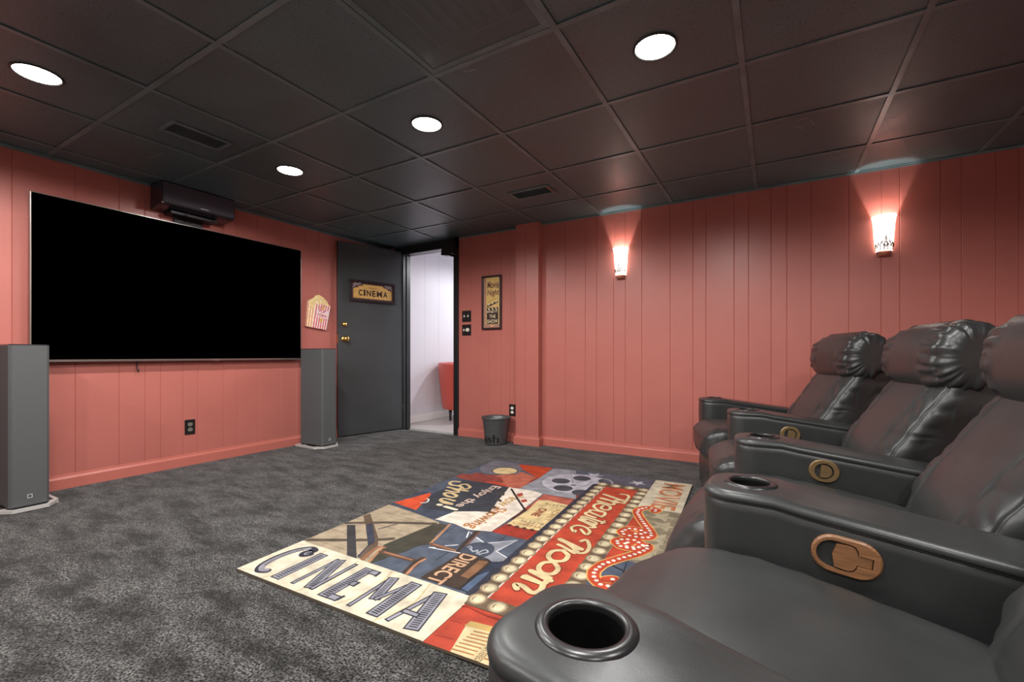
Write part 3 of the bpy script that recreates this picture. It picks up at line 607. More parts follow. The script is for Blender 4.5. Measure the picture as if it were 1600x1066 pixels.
RA=[
('S',1,((0.52,0.28),(0.524,1.0)),0.004,0),
('S',1,((0.66,0.28),(0.664,1.0)),0.004,0),
('S',1,((0.8,0.28),(0.804,1.0)),0.004,0),
('S',1,((0.92,0.28),(0.924,1.0)),0.004,0),
('P',16,((0,0.85),(0.42,0.8),(0.45,1.5),(0,1.56))),
('P',62,((0,0.28),(0,0.86),(0.02,0.86),(0.2,0.83),(0.41,0.785),(0.47,0.74),(0.42,0.28))),
('S',41,((0,0.34),(0.42,0.32)),0.004,0),
('S',41,((0,0.46),(0.42,0.44)),0.004,0),
('S',41,((0,0.62),(0.42,0.6)),0.004,0),
('S',41,((0,0.76),(0.42,0.74)),0.004,0),
('P',25,((0.514,0.53),(0.544,0.585),(0.756,0.311),(0.7,0.281),(0.517,0.296),(0.515,0.423))),
('S',27,((0.016,0.321),(0.259,0.451),(0.348,0.514)),0.03,0),
('S',27,((0.008,0.551),(0.185,0.652),(0.412,0.756)),0.028,0),
('S',29,((0.206,0.565),(0.247,0.673)),0.012,0),
('P',9,((0.028,0.532),(0.065,0.552),(0.36,0.29),(0.3,0.291))),
('P',31,((0.005,0.662),(0.013,0.705),(0.288,0.487),(0.359,0.41),(0.386,0.296),(0.343,0.306),(0.309,0.402),(0.112,0.576))),
('P',7,((0.109,0.587),(0.125,0.608),(0.301,0.454),(0.315,0.387),(0.36,0.298),(0.34,0.313),(0.298,0.414),(0.152,0.541))),
('P',15,((0.361,0.448),(0.41,0.76),(0.544,0.585),(0.509,0.537),(0.494,0.446),(0.443,0.291),(0.426,0.293))),
('S',47,((0.386,0.296),(0.356,0.409),(0.384,0.424)),0.02,0),
('S',68,((0.426,0.293),(0.388,0.39),(0.375,0.419)),0.014,0),
('S',30,((0.403,0.389),(0.583,0.394),(0.599,0.427)),0.026,0),
('S',60,((0.412,0.394),(0.575,0.393)),0.01,0),
('P',12,((0.585,0.387),(0.594,0.433),(0.614,0.435),(0.63,0.32),(0.634,0.286),(0.604,0.292))),
('S',64,((0.615,0.423),(0.612,0.371),(0.632,0.292)),0.014,0),
('P',17,((0.387,0.592),(0.431,0.772),(0.479,0.774),(0.505,0.624),(0.54,0.545),(0.474,0.491))),
('S',65,((0.484,0.783),(0.513,0.67),(0.539,0.557)),0.014,0),
('S',33,((0.545,0.556),(0.715,0.544)),0.026,0),
('S',63,((0.551,0.559),(0.703,0.549)),0.009,0),
('S',10,((0.654,0.778),(0.679,0.648),(0.698,0.556)),0.03,0),
('S',39,((0.669,0.775),(0.69,0.645),(0.703,0.568)),0.008,0),
('P',51,((0.685,0.715),(0.758,0.676),(0.874,0.777),(0.844,0.63),(0.94,0.586),(0.883,0.539),(0.711,0.555))),
('L',94,((0.685,0.715),(0.758,0.676),(0.874,0.777),(0.844,0.63),(0.94,0.586)),0.007),
('L',94,((0.896,0.55),(0.936,0.559)),0.007),
('L',94,((0.661,0.605),(0.611,0.568)),0.007),
('L',94,((0.558,0.521),(0.717,0.541)),0.007),
('L',94,((0.558,0.521),(0.588,0.533)),0.007),
('L',94,((0.649,0.687),(0.618,0.758),(0.645,0.74)),0.007),
('E',18,(0.765,0.601),0.072,0.085),
('S',61,((0.723,0.601),(0.757,0.58),(0.765,0.601),(0.783,0.568),(0.785,0.603),(0.799,0.62),(0.815,0.602),(0.801,0.582),(0.793,0.564)),0.009,0),
('S',61,((0.712,0.599),(0.715,0.62),(0.735,0.603)),0.006,0),
('P',13,((0.717,0.541),(0.867,0.538),(0.882,0.507),(0.879,0.294),(0.697,0.293))),
('P',42,((0.822,0.523),(0.863,0.529),(0.867,0.47),(0.866,0.376),(0.828,0.377))),
('S',0,((0.724,0.544),(0.869,0.535),(0.875,0.375),(0.879,0.294)),0.008,0),
('P',2,((0.877,0.536),(0.944,0.58),(0.944,0.518),(0.936,0.387),(0.93,0.29),(0.884,0.296),(0.886,0.381))),
('P',24,((0.886,0.409),(0.909,0.463),(0.919,0.346),(0.919,0.296),(0.883,0.302))),
('T',83,'DIRECT',0.725,0.545,0.285,0.075,'R',0,0.02),
('P',92,((0,0),(0.95,0),(0.95,0.275),(0,0.299))),
('S',82,((0.16,0.0),(0.21,0.13),(0.18,0.28)),0.006,0),
('S',82,((0.36,0.0),(0.41,0.13),(0.38,0.28)),0.006,0),
('S',82,((0.55,0.0),(0.6,0.13),(0.57,0.28)),0.006,0),
('S',82,((0.74,0.0),(0.79,0.13),(0.76,0.28)),0.006,0),
('S',5,((0.15,0.222),(0.132,0.205),(0.118,0.225),(0.14,0.252),(0.1,0.262),(0.062,0.215),(0.05,0.14),(0.062,0.07),(0.095,0.035),(0.125,0.045)),0.036,0),
('S',52,((0.1,0.258),(0.066,0.212),(0.055,0.14),(0.066,0.073),(0.095,0.043),(0.12,0.048)),0.022,0),
('S',5,((0.077,0.235),(0.095,0.235)),0.004,0),
('S',5,((0.072,0.224),(0.09,0.224)),0.004,0),
('S',5,((0.068,0.214),(0.086,0.214)),0.004,0),
('S',5,((0.064,0.203),(0.082,0.203)),0.004,0),
('S',5,((0.061,0.192),(0.079,0.192)),0.004,0),
('S',5,((0.058,0.182),(0.076,0.182)),0.004,0),
('S',5,((0.056,0.171),(0.074,0.171)),0.004,0),
('S',5,((0.055,0.16),(0.073,0.16)),0.004,0),
('S',5,((0.054,0.15),(0.072,0.15)),0.004,0),
('S',5,((0.054,0.139),(0.072,0.139)),0.004,0),
('S',5,((0.054,0.128),(0.072,0.128)),0.004,0),
('S',5,((0.055,0.118),(0.073,0.118)),0.004,0),
('S',5,((0.057,0.107),(0.075,0.107)),0.004,0),
('S',5,((0.059,0.096),(0.077,0.096)),0.004,0),
('S',5,((0.061,0.086),(0.079,0.086)),0.004,0),
('S',5,((0.065,0.075),(0.083,0.075)),0.004,0),
('S',52,((0.146,0.222),(0.132,0.212),(0.124,0.226),(0.138,0.245)),0.008,0),
('P',5,((0.232,0.022),(0.232,0.254),(0.18,0.254),(0.18,0.022))),
('P',52,((0.226,0.028),(0.226,0.248),(0.186,0.248),(0.186,0.028))),
('P',5,((0.219,0.036),(0.219,0.042),(0.193,0.042),(0.193,0.036))),
('P',5,((0.219,0.047),(0.219,0.053),(0.193,0.053),(0.193,0.047))),
('P',5,((0.219,0.058),(0.219,0.064),(0.193,0.064),(0.193,0.058))),
('P',5,((0.219,0.069),(0.219,0.075),(0.193,0.075),(0.193,0.069))),
('P',5,((0.219,0.08),(0.219,0.086),(0.193,0.086),(0.193,0.08))),
('P',5,((0.219,0.091),(0.219,0.097),(0.193,0.097),(0.193,0.091))),
('P',5,((0.219,0.102),(0.219,0.108),(0.193,0.108),(0.193,0.102))),
('P',5,((0.219,0.113),(0.219,0.119),(0.193,0.119),(0.193,0.113))),
('P',5,((0.219,0.124),(0.219,0.13),(0.193,0.13),(0.193,0.124))),
('P',5,((0.219,0.135),(0.219,0.141),(0.193,0.141),(0.193,0.135))),
('P',5,((0.219,0.146),(0.219,0.152),(0.193,0.152),(0.193,0.146))),
('P',5,((0.219,0.157),(0.219,0.163),(0.193,0.163),(0.193,0.157))),
('P',5,((0.219,0.168),(0.219,0.174),(0.193,0.174),(0.193,0.168))),
('P',5,((0.219,0.179),(0.219,0.185),(0.193,0.185),(0.193,0.179))),
('P',5,((0.219,0.19),(0.219,0.196),(0.193,0.196),(0.193,0.19))),
('P',5,((0.219,0.201),(0.219,0.207),(0.193,0.207),(0.193,0.201))),
('P',5,((0.219,0.212),(0.219,0.218),(0.193,0.218),(0.193,0.212))),
('P',5,((0.219,0.223),(0.219,0.229),(0.193,0.229),(0.193,0.223))),
('P',5,((0.219,0.234),(0.219,0.24),(0.193,0.24),(0.193,0.234))),
('P',5,((0.311,0.029),(0.311,0.251),(0.289,0.251),(0.289,0.029))),
('P',52,((0.305,0.035),(0.305,0.245),(0.295,0.245),(0.295,0.035))),
('P',5,((0.286,0.242),(0.363,0.03),(0.411,0.048),(0.334,0.26))),
('P',52,((0.293,0.238),(0.366,0.038),(0.404,0.052),(0.331,0.252))),
('P',5,((0.303,0.232),(0.305,0.228),(0.329,0.236),(0.327,0.241))),
('P',5,((0.307,0.222),(0.308,0.217),(0.333,0.226),(0.331,0.231))),
('P',5,((0.31,0.211),(0.312,0.207),(0.337,0.215),(0.335,0.22))),
('P',5,((0.314,0.201),(0.316,0.196),(0.34,0.205),(0.339,0.21))),
('P',5,((0.318,0.19),(0.32,0.185),(0.344,0.194),(0.343,0.199))),
('P',5,((0.322,0.18),(0.324,0.175),(0.348,0.184),(0.346,0.189))),
('P',5,((0.326,0.169),(0.328,0.164),(0.352,0.173),(0.35,0.178))),
('P',5,((0.33,0.159),(0.331,0.154),(0.356,0.163),(0.354,0.168))),
('P',5,((0.333,0.148),(0.335,0.143),(0.36,0.152),(0.358,0.157))),
('P',5,((0.337,0.138),(0.339,0.133),(0.364,0.142),(0.362,0.147))),
('P',5,((0.341,0.127),(0.343,0.122),(0.367,0.131),(0.366,0.136))),
('P',5,((0.345,0.117),(0.347,0.112),(0.371,0.121),(0.369,0.126))),
('P',5,((0.349,0.106),(0.351,0.101),(0.375,0.11),(0.373,0.115))),
('P',5,((0.353,0.096),(0.354,0.091),(0.379,0.1),(0.377,0.105))),
('P',5,((0.357,0.085),(0.358,0.08),(0.383,0.089),(0.381,0.094))),
('P',5,((0.36,0.075),(0.362,0.07),(0.387,0.079),(0.385,0.083))),
('P',5,((0.364,0.064),(0.366,0.059),(0.39,0.068),(0.389,0.073))),
('P',5,((0.368,0.054),(0.37,0.049),(0.394,0.058),(0.392,0.062))),
('P',5,((0.409,0.034),(0.409,0.254),(0.387,0.254),(0.387,0.034))),
('P',52,((0.403,0.04),(0.403,0.248),(0.393,0.248),(0.393,0.04))),
('P',5,((0.503,0.022),(0.503,0.254),(0.449,0.254),(0.449,0.022))),
('P',52,((0.497,0.028),(0.497,0.248),(0.455,0.248),(0.455,0.028))),
('P',5,((0.49,0.036),(0.49,0.042),(0.462,0.042),(0.462,0.036))),
('P',5,((0.49,0.047),(0.49,0.053),(0.462,0.053),(0.462,0.047))),
('P',5,((0.49,0.058),(0.49,0.064),(0.462,0.064),(0.462,0.058))),
('P',5,((0.49,0.069),(0.49,0.075),(0.462,0.075),(0.462,0.069))),
('P',5,((0.49,0.08),(0.49,0.086),(0.462,0.086),(0.462,0.08))),
('P',5,((0.49,0.091),(0.49,0.097),(0.462,0.097),(0.462,0.091))),
('P',5,((0.49,0.102),(0.49,0.108),(0.462,0.108),(0.462,0.102))),
('P',5,((0.49,0.113),(0.49,0.119),(0.462,0.119),(0.462,0.113))),
('P',5,((0.49,0.124),(0.49,0.13),(0.462,0.13),(0.462,0.124))),
('P',5,((0.49,0.135),(0.49,0.141),(0.462,0.141),(0.462,0.135))),
('P',5,((0.49,0.146),(0.49,0.152),(0.462,0.152),(0.462,0.146))),
('P',5,((0.49,0.157),(0.49,0.163),(0.462,0.163),(0.462,0.157))),
('P',5,((0.49,0.168),(0.49,0.174),(0.462,0.174),(0.462,0.168))),
('P',5,((0.49,0.179),(0.49,0.185),(0.462,0.185),(0.462,0.179))),
('P',5,((0.49,0.19),(0.49,0.196),(0.462,0.196),(0.462,0.19))),
('P',5,((0.49,0.201),(0.49,0.207),(0.462,0.207),(0.462,0.201))),
('P',5,((0.49,0.212),(0.49,0.218),(0.462,0.218),(0.462,0.212))),
('P',5,((0.49,0.223),(0.49,0.229),(0.462,0.229),(0.462,0.223))),
('P',5,((0.49,0.234),(0.49,0.24),(0.462,0.24),(0.462,0.234))),
('P',5,((0.491,0.219),(0.538,0.219),(0.538,0.253),(0.491,0.253))),
('P',52,((0.497,0.225),(0.532,0.225),(0.532,0.247),(0.497,0.247))),
('P',5,((0.491,0.123),(0.525,0.123),(0.525,0.157),(0.491,0.157))),
('P',52,((0.497,0.129),(0.519,0.129),(0.519,0.151),(0.497,0.151))),
('P',5,((0.491,0.023),(0.543,0.023),(0.543,0.057),(0.491,0.057))),
('P',52,((0.497,0.029),(0.537,0.029),(0.537,0.051),(0.497,0.051))),
('S',5,((0.534,0.248),(0.538,0.215)),0.012,0),
('S',5,((0.54,0.03),(0.544,0.065)),0.012,0),
('S',5,((0.52,0.122),(0.52,0.158)),0.01,0),
('P',5,((0.615,0.024),(0.615,0.236),(0.593,0.236),(0.593,0.024))),
('P',52,((0.609,0.03),(0.609,0.23),(0.599,0.23),(0.599,0.03))),
('P',5,((0.588,0.239),(0.632,0.088),(0.676,0.101),(0.632,0.252))),
('P',52,((0.596,0.235),(0.636,0.095),(0.668,0.105),(0.628,0.245))),
('P',5,((0.605,0.229),(0.606,0.224),(0.625,0.229),(0.624,0.234))),
('P',5,((0.608,0.218),(0.609,0.213),(0.628,0.219),(0.627,0.224))),
('P',5,((0.611,0.207),(0.612,0.202),(0.632,0.208),(0.63,0.213))),
('P',5,((0.614,0.197),(0.615,0.192),(0.635,0.197),(0.633,0.202))),
('P',5,((0.617,0.186),(0.618,0.181),(0.638,0.186),(0.636,0.191))),
('P',5,((0.62,0.175),(0.622,0.17),(0.641,0.176),(0.639,0.181))),
('P',5,((0.623,0.164),(0.625,0.159),(0.644,0.165),(0.642,0.17))),
('P',5,((0.626,0.154),(0.628,0.149),(0.647,0.154),(0.646,0.159))),
('P',5,((0.629,0.143),(0.631,0.138),(0.65,0.143),(0.649,0.148))),
('P',5,((0.632,0.132),(0.634,0.127),(0.653,0.133),(0.652,0.138))),
('P',5,((0.636,0.121),(0.637,0.116),(0.656,0.122),(0.655,0.127))),
('P',5,((0.639,0.111),(0.64,0.106),(0.659,0.111),(0.658,0.116))),
('P',5,((0.664,0.091),(0.712,0.237),(0.691,0.244),(0.643,0.098))),
('P',52,((0.66,0.098),(0.705,0.233),(0.695,0.237),(0.65,0.102))),
('P',5,((0.742,0.022),(0.742,0.254),(0.688,0.254),(0.688,0.022))),
('P',52,((0.736,0.028),(0.736,0.248),(0.694,0.248),(0.694,0.028))),
('P',5,((0.729,0.036),(0.729,0.042),(0.701,0.042),(0.701,0.036))),
('P',5,((0.729,0.047),(0.729,0.053),(0.701,0.053),(0.701,0.047))),
('P',5,((0.729,0.058),(0.729,0.064),(0.701,0.064),(0.701,0.058))),
('P',5,((0.729,0.069),(0.729,0.075),(0.701,0.075),(0.701,0.069))),
('P',5,((0.729,0.08),(0.729,0.086),(0.701,0.086),(0.701,0.08))),
('P',5,((0.729,0.091),(0.729,0.097),(0.701,0.097),(0.701,0.091))),
('P',5,((0.729,0.102),(0.729,0.108),(0.701,0.108),(0.701,0.102))),
('P',5,((0.729,0.113),(0.729,0.119),(0.701,0.119),(0.701,0.113))),
('P',5,((0.729,0.124),(0.729,0.13),(0.701,0.13),(0.701,0.124))),
('P',5,((0.729,0.135),(0.729,0.141),(0.701,0.141),(0.701,0.135))),
('P',5,((0.729,0.146),(0.729,0.152),(0.701,0.152),(0.701,0.146))),
('P',5,((0.729,0.157),(0.729,0.163),(0.701,0.163),(0.701,0.157))),
('P',5,((0.729,0.168),(0.729,0.174),(0.701,0.174),(0.701,0.168))),
('P',5,((0.729,0.179),(0.729,0.185),(0.701,0.185),(0.701,0.179))),
('P',5,((0.729,0.19),(0.729,0.196),(0.701,0.196),(0.701,0.19))),
('P',5,((0.729,0.201),(0.729,0.207),(0.701,0.207),(0.701,0.201))),
('P',5,((0.729,0.212),(0.729,0.218),(0.701,0.218),(0.701,0.212))),
('P',5,((0.729,0.223),(0.729,0.229),(0.701,0.229),(0.701,0.223))),
('P',5,((0.729,0.234),(0.729,0.24),(0.701,0.24),(0.701,0.234))),
('P',5,((0.79,0.022),(0.839,0.238),(0.816,0.243),(0.767,0.027))),
('P',52,((0.786,0.029),(0.832,0.234),(0.82,0.236),(0.774,0.031))),
('P',5,((0.806,0.238),(0.854,0.018),(0.909,0.03),(0.861,0.25))),
('P',52,((0.813,0.233),(0.858,0.025),(0.902,0.035),(0.857,0.243))),
('P',5,((0.822,0.226),(0.823,0.221),(0.853,0.228),(0.851,0.233))),
('P',5,((0.825,0.215),(0.826,0.21),(0.855,0.217),(0.854,0.222))),
('P',5,((0.827,0.205),(0.828,0.199),(0.857,0.206),(0.856,0.211))),
('P',5,((0.829,0.194),(0.83,0.188),(0.86,0.195),(0.859,0.2))),
('P',5,((0.832,0.183),(0.833,0.178),(0.862,0.184),(0.861,0.189))),
('P',5,((0.834,0.172),(0.835,0.167),(0.864,0.173),(0.863,0.178))),
('P',5,((0.836,0.161),(0.837,0.156),(0.867,0.162),(0.866,0.167))),
('P',5,((0.839,0.15),(0.84,0.145),(0.869,0.151),(0.868,0.156))),
('P',5,((0.841,0.139),(0.842,0.134),(0.872,0.14),(0.87,0.145))),
('P',5,((0.843,0.128),(0.845,0.123),(0.874,0.129),(0.873,0.134))),
('P',5,((0.846,0.117),(0.847,0.112),(0.876,0.118),(0.875,0.123))),
('P',5,((0.848,0.106),(0.849,0.101),(0.879,0.107),(0.878,0.112))),
('P',5,((0.851,0.095),(0.852,0.09),(0.881,0.096),(0.88,0.101))),
('P',5,((0.853,0.084),(0.854,0.079),(0.883,0.085),(0.882,0.09))),
('P',5,((0.855,0.073),(0.856,0.068),(0.886,0.074),(0.885,0.08))),
('P',5,((0.858,0.062),(0.859,0.057),(0.888,0.063),(0.887,0.069))),
('P',5,((0.86,0.051),(0.861,0.046),(0.89,0.053),(0.889,0.058))),
('P',5,((0.862,0.04),(0.864,0.035),(0.893,0.042),(0.892,0.047))),
('P',5,((0.786,0.082),(0.856,0.082),(0.856,0.108),(0.786,0.108))),
('P',52,((0.792,0.088),(0.85,0.088),(0.85,0.102),(0.792,0.102))),
('P',69,((0.95,0),(1.3,0),(1.3,0.25),(0.97,0.25),(0.95,0.24))),
('S',54,((0.948,0.209),(0.97,0.218),(1.044,0.205),(1.111,0.206)),0.008,0),
('S',54,((0.957,0.128),(1.001,0.131)),0.006,0),
('S',54,((0.958,0.043),(1.003,0.048),(1.025,0.051)),0.006,0),
('P',87,((1.05,0.0),(1.02,0.125),(1.06,0.135),(1.25,0.155),(1.3,0.0))),
('P',79,((1.015,0.125),(1.02,0.155),(1.3,0.185),(1.3,0.155))),
('S',57,((1.045,0.012),(1.16,0.02),(1.29,0.02)),0.006,0),
('S',57,((1.047,0.029),(1.16,0.038),(1.29,0.038)),0.006,0),
('S',57,((1.049,0.046),(1.16,0.056),(1.29,0.056)),0.006,0),
('S',57,((1.051,0.063),(1.16,0.074),(1.29,0.074)),0.006,0),
('S',57,((1.053,0.08),(1.16,0.092),(1.29,0.092)),0.006,0),
('S',57,((1.055,0.097),(1.16,0.11),(1.29,0.11)),0.006,0),
('S',57,((1.057,0.114),(1.16,0.128),(1.29,0.128)),0.006,0),
('P',84,((1.118,-0.0),(1.15,-0.0),(1.165,0.13),(1.13,0.125))),
('T',34,'HOT & BUTTERED',1.13,0.125,0.0,0.022,'R',0,0),
('E',69,(1.205,0.058),0.052,0.052),
('P',45,((0,1.5),(0.45,1.47),(0.62,1.47),(0.7,1.46),(0.94,1.3),(0.94,1.5),(0.6,1.85),(0,1.6))),
('P',72,((0.241,1.512),(0.516,1.438),(0.534,1.509),(0.512,1.692),(0.525,1.769),(0.364,1.852),(0.257,1.698))),
('P',44,((0.059,1.669),(0.13,1.687),(0.185,1.605),(0.292,1.663),(0.375,1.55),(0.249,1.5),(0.139,1.544))),
('P',74,((0.246,1.506),(0.306,1.539),(0.407,1.518),(0.437,1.488),(0.332,1.479))),
('P',76,((0.234,2.048),(0.518,2.069),(0.54,1.76),(0.333,1.917))),
('P',38,((-0.0,2.08),(0.229,2.057),(0.324,1.933),(0.363,1.794),(0.249,1.695),(0.112,1.697),(0.02,1.811))),
('P',53,((0.527,2.062),(0.701,2.074),(0.917,1.459),(0.71,1.457),(0.523,1.441),(0.539,1.741))),
('E',14,(0.238,1.82),0.098,0.098),
('E',96,(0.238,1.82),0.09,0.09),
('P',70,((0.713,1.451),(0.907,1.442),(0.91,1.319),(0.768,1.354),(0.739,1.3),(0.731,1.142),(0.73,1.098),(0.712,1.415))),
('P',54,((0.716,0.803),(0.74,1.0),(0.93,1.0),(0.922,0.889),(0.918,0.802))),
('P',8,((0.1,1.47),(0.3,1.5),(0.455,1.476),(0.52,1.25),(0.57,1.04),(0.4,0.94),(0.2,0.9),(0.1,1.15))),
('P',21,((0,1.15),(0.1,1.15),(0.1,1.48),(0,1.52))),
('P',85,((0.0,0.9),(0.075,1.15),(0.11,1.1),(0.196,0.864))),
('S',93,((0.142,0.967),(0.166,0.992),(0.15,1.034),(0.126,1.047)),0.012,0),
('S',89,((0.102,1.425),(0.055,1.416),(0.06,1.371),(0.097,1.343),(0.141,1.347),(0.184,1.333),(0.192,1.294)),0.022,0),
('S',89,((0.222,1.371),(0.174,1.401),(0.148,1.379),(0.16,1.346),(0.221,1.31),(0.235,1.34),(0.222,1.371)),0.02,0),
('S',89,((0.257,1.285),(0.185,1.283),(0.103,1.292)),0.022,0),
('S',89,((0.152,1.28),(0.208,1.257),(0.22,1.232),(0.179,1.228),(0.133,1.233)),0.022,0),
('S',89,((0.252,1.176),(0.205,1.199),(0.164,1.191),(0.17,1.163),(0.218,1.14),(0.256,1.147),(0.252,1.176)),0.022,0),
('S',89,((0.294,1.093),(0.223,1.1),(0.207,1.081),(0.229,1.058),(0.31,1.045)),0.02,0),
('S',89,((0.318,1.035),(0.265,1.032),(0.217,1.057)),0.018,0),
('S',101,((0.304,0.987),(0.388,0.975)),0.026,0),
('S',101,((0.253,0.996),(0.266,0.994)),0.03,0),
('T',91,'Enjoy the',0.325,1.46,1.02,0.085,'R',0,0.012),
('P',100,((0.375,0.803),(0.4,0.945),(0.5,1.0),(0.575,1.03),(0.525,1.2),(0.457,1.476),(0.62,1.48),(0.703,1.456),(0.72,1.1),(0.716,0.803),(0.6,0.77),(0.5,0.8))),
('P',19,((0.433,1.372),(0.492,1.353),(0.509,1.307),(0.456,1.32))),
('P',19,((0.477,1.263),(0.54,1.231),(0.549,1.198),(0.494,1.22))),
('P',19,((0.525,1.136),(0.587,1.111),(0.597,1.082),(0.544,1.087))),
('P',19,((0.557,1.049),(0.617,1.037),(0.62,1.017),(0.573,1.013))),
('T',75,'Now',0.545,1.36,1.14,0.085,'R',0.15,0.02),
('T',67,'Showing',0.545,1.12,0.79,0.1,'R',0.15,0.02),
('P',23,((0.721,1.149),(0.74,1.142),(0.736,0.997),(0.718,0.988))),
('P',11,((0.468,1.473),(0.504,1.432),(0.786,1.095),(0.788,1.075),(0.755,1.111),(0.721,1.149))),
('P',59,((0.561,1.376),(0.581,1.415),(0.61,1.374),(0.593,1.331))),
('P',59,((0.634,1.282),(0.655,1.318),(0.681,1.282),(0.664,1.248))),
('P',59,((0.714,1.179),(0.725,1.232),(0.752,1.2),(0.737,1.157))),
('P',59,((0.783,1.094),(0.793,1.154),(0.825,1.117),(0.804,1.074))),
('S',3,((0.485,1.451),(0.625,1.277),(0.747,1.129),(0.786,1.085),(0.829,1.083)),0.014,0),
('P',90,((0.738,0.924),(0.745,1.15),(0.728,1.331),(0.78,1.36),(0.93,1.33),(0.935,1.1),(0.929,0.925),(0.83,0.912))),
('E',26,(0.755,0.918),0.012,0.012),
('E',26,(0.797,0.918),0.012,0.012),
('E',26,(0.839,0.918),0.012,0.012),
('E',26,(0.881,0.918),0.012,0.012),
('E',26,(0.923,0.918),0.012,0.012),
('S',34,((0.745,1.03),(0.93,1.02)),0.003,0),
('S',34,((0.74,1.27),(0.93,1.26)),0.003,0),
('T',6,'362379',0.775,0.985,0.905,0.03,'N',0,0),
('T',55,'CINEMA',0.755,0.945,0.915,0.028,'N',0,0),
('T',6,'362379',0.915,1.315,0.79,0.03,'U',0,0),
('T',46,'ADMIT',0.875,1.25,1.06,0.035,'R',0,0),
('T',43,'ONE',0.79,1.22,1.09,0.05,'R',0,0.04),
('E',50,(0.806,1.766),0.24,0.24),
('E',71,(0.806,1.766),0.225,0.225),
('E',20,(0.698,1.774),0.062,0.062),
('E',20,(0.804,1.901),0.062,0.062),
('E',20,(0.771,1.628),0.062,0.062),
('E',20,(0.908,1.592),0.062,0.062),
('E',20,(0.982,1.911),0.062,0.062),
('E',36,(0.808,1.719),0.02,0.02),
('S',37,((0.786,1.755),(0.833,1.829),(0.883,1.926)),0.005,0),
('S',37,((0.842,1.674),(0.877,1.724),(0.895,1.847)),0.005,0),
('S',37,((0.794,1.759),(0.709,1.941)),0.005,0),
('P',28,((0.97,1.86),(1.26,1.86),(1.264,2.1),(0.9,2.1))),
('S',56,((0.8,2.0),(0.98,1.95),(1.03,1.86)),0.012,0),
('P',81,((1.199,2.023),(1.193,1.981),(1.229,1.959),(1.187,1.952),(1.178,1.91),(1.158,1.948),(1.116,1.944),(1.145,1.975),(1.129,2.014),(1.167,1.995))),
('P',73,((0.874,2.089),(0.882,2.04),(0.93,2.028),(0.886,2.006),(0.889,1.956),(0.854,1.991),(0.808,1.973),(0.831,2.017),(0.799,2.054),(0.848,2.047))),
('P',4,((0.915,0.275),(0.96,0.275),(0.96,1.86),(0.915,1.8))),
('P',32,((0.945,0.225),(1.275,0.225),(1.275,1.86),(0.945,1.86))),
('P',69,((1.0,0.295),(1.208,0.295),(1.208,1.8),(1.0,1.78))),
('S',99,((1.0,0.295),(1.0,1.04),(1.0,1.78)),0.007,0),
('E',48,(0.972,0.272),0.036,0.036),
('E',80,(0.972,0.272),0.028,0.03),
('E',97,(0.974,0.272),0.019,0.021),
('S',40,((0.96,0.26),(0.956,0.272),(0.962,0.282)),0.004,0),
('E',48,(1.24,0.272),0.036,0.036),
('E',80,(1.24,0.272),0.028,0.03),
('E',97,(1.242,0.272),0.019,0.021),
('S',40,((1.228,0.26),(1.224,0.272),(1.23,0.282)),0.004,0),
('E',48,(0.972,0.354),0.036,0.036),
('E',80,(0.972,0.354),0.028,0.03),
('E',97,(0.974,0.354),0.019,0.021),
('S',40,((0.96,0.342),(0.956,0.354),(0.962,0.364)),0.004,0),
('E',48,(1.24,0.354),0.036,0.036),
('E',80,(1.24,0.354),0.028,0.03),
('E',97,(1.242,0.354),0.019,0.021),
('S',40,((1.228,0.342),(1.224,0.354),(1.23,0.364)),0.004,0),
('E',48,(0.972,0.436),0.036,0.036),
('E',80,(0.972,0.436),0.028,0.03),
('E',97,(0.974,0.436),0.019,0.021),
('S',40,((0.96,0.424),(0.956,0.436),(0.962,0.446)),0.004,0),
('E',48,(1.24,0.436),0.036,0.036),
('E',80,(1.24,0.436),0.028,0.03),
('E',97,(1.242,0.436),0.019,0.021),
('S',40,((1.228,0.424),(1.224,0.436),(1.23,0.446)),0.004,0),
('E',48,(0.972,0.518),0.036,0.036),
('E',80,(0.972,0.518),0.028,0.03),
('E',97,(0.974,0.518),0.019,0.021),
('S',40,((0.96,0.506),(0.956,0.518),(0.962,0.528)),0.004,0),
('E',48,(1.24,0.518),0.036,0.036),
('E',80,(1.24,0.518),0.028,0.03),
('E',97,(1.242,0.518),0.019,0.021),
('S',40,((1.228,0.506),(1.224,0.518),(1.23,0.528)),0.004,0),
('E',48,(0.972,0.6),0.036,0.036),
('E',80,(0.972,0.6),0.028,0.03),
('E',97,(0.974,0.6),0.019,0.021),
('S',40,((0.96,0.588),(0.956,0.6),(0.962,0.61)),0.004,0),
('E',48,(1.24,0.6),0.036,0.036),
('E',80,(1.24,0.6),0.028,0.03),
('E',97,(1.242,0.6),0.019,0.021),
('S',40,((1.228,0.588),(1.224,0.6),(1.23,0.61)),0.004,0),
('E',48,(0.972,0.681),0.036,0.036),
('E',80,(0.972,0.681),0.028,0.03),
('E',97,(0.974,0.681),0.019,0.021),
('S',40,((0.96,0.669),(0.956,0.681),(0.962,0.691)),0.004,0),
('E',48,(1.24,0.681),0.036,0.036),
('E',80,(1.24,0.681),0.028,0.03),
('E',97,(1.242,0.681),0.019,0.021),
('S',40,((1.228,0.669),(1.224,0.681),(1.23,0.691)),0.004,0),
('E',48,(0.972,0.763),0.036,0.036),
('E',80,(0.972,0.763),0.028,0.03),
('E',97,(0.974,0.763),0.019,0.021),
('S',40,((0.96,0.751),(0.956,0.763),(0.962,0.773)),0.004,0),
('E',48,(1.24,0.763),0.036,0.036),
('E',80,(1.24,0.763),0.028,0.03),
('E',97,(1.242,0.763),0.019,0.021),
('S',40,((1.228,0.751),(1.224,0.763),(1.23,0.773)),0.004,0),
('E',48,(0.972,0.845),0.036,0.036),
('E',80,(0.972,0.845),0.028,0.03),
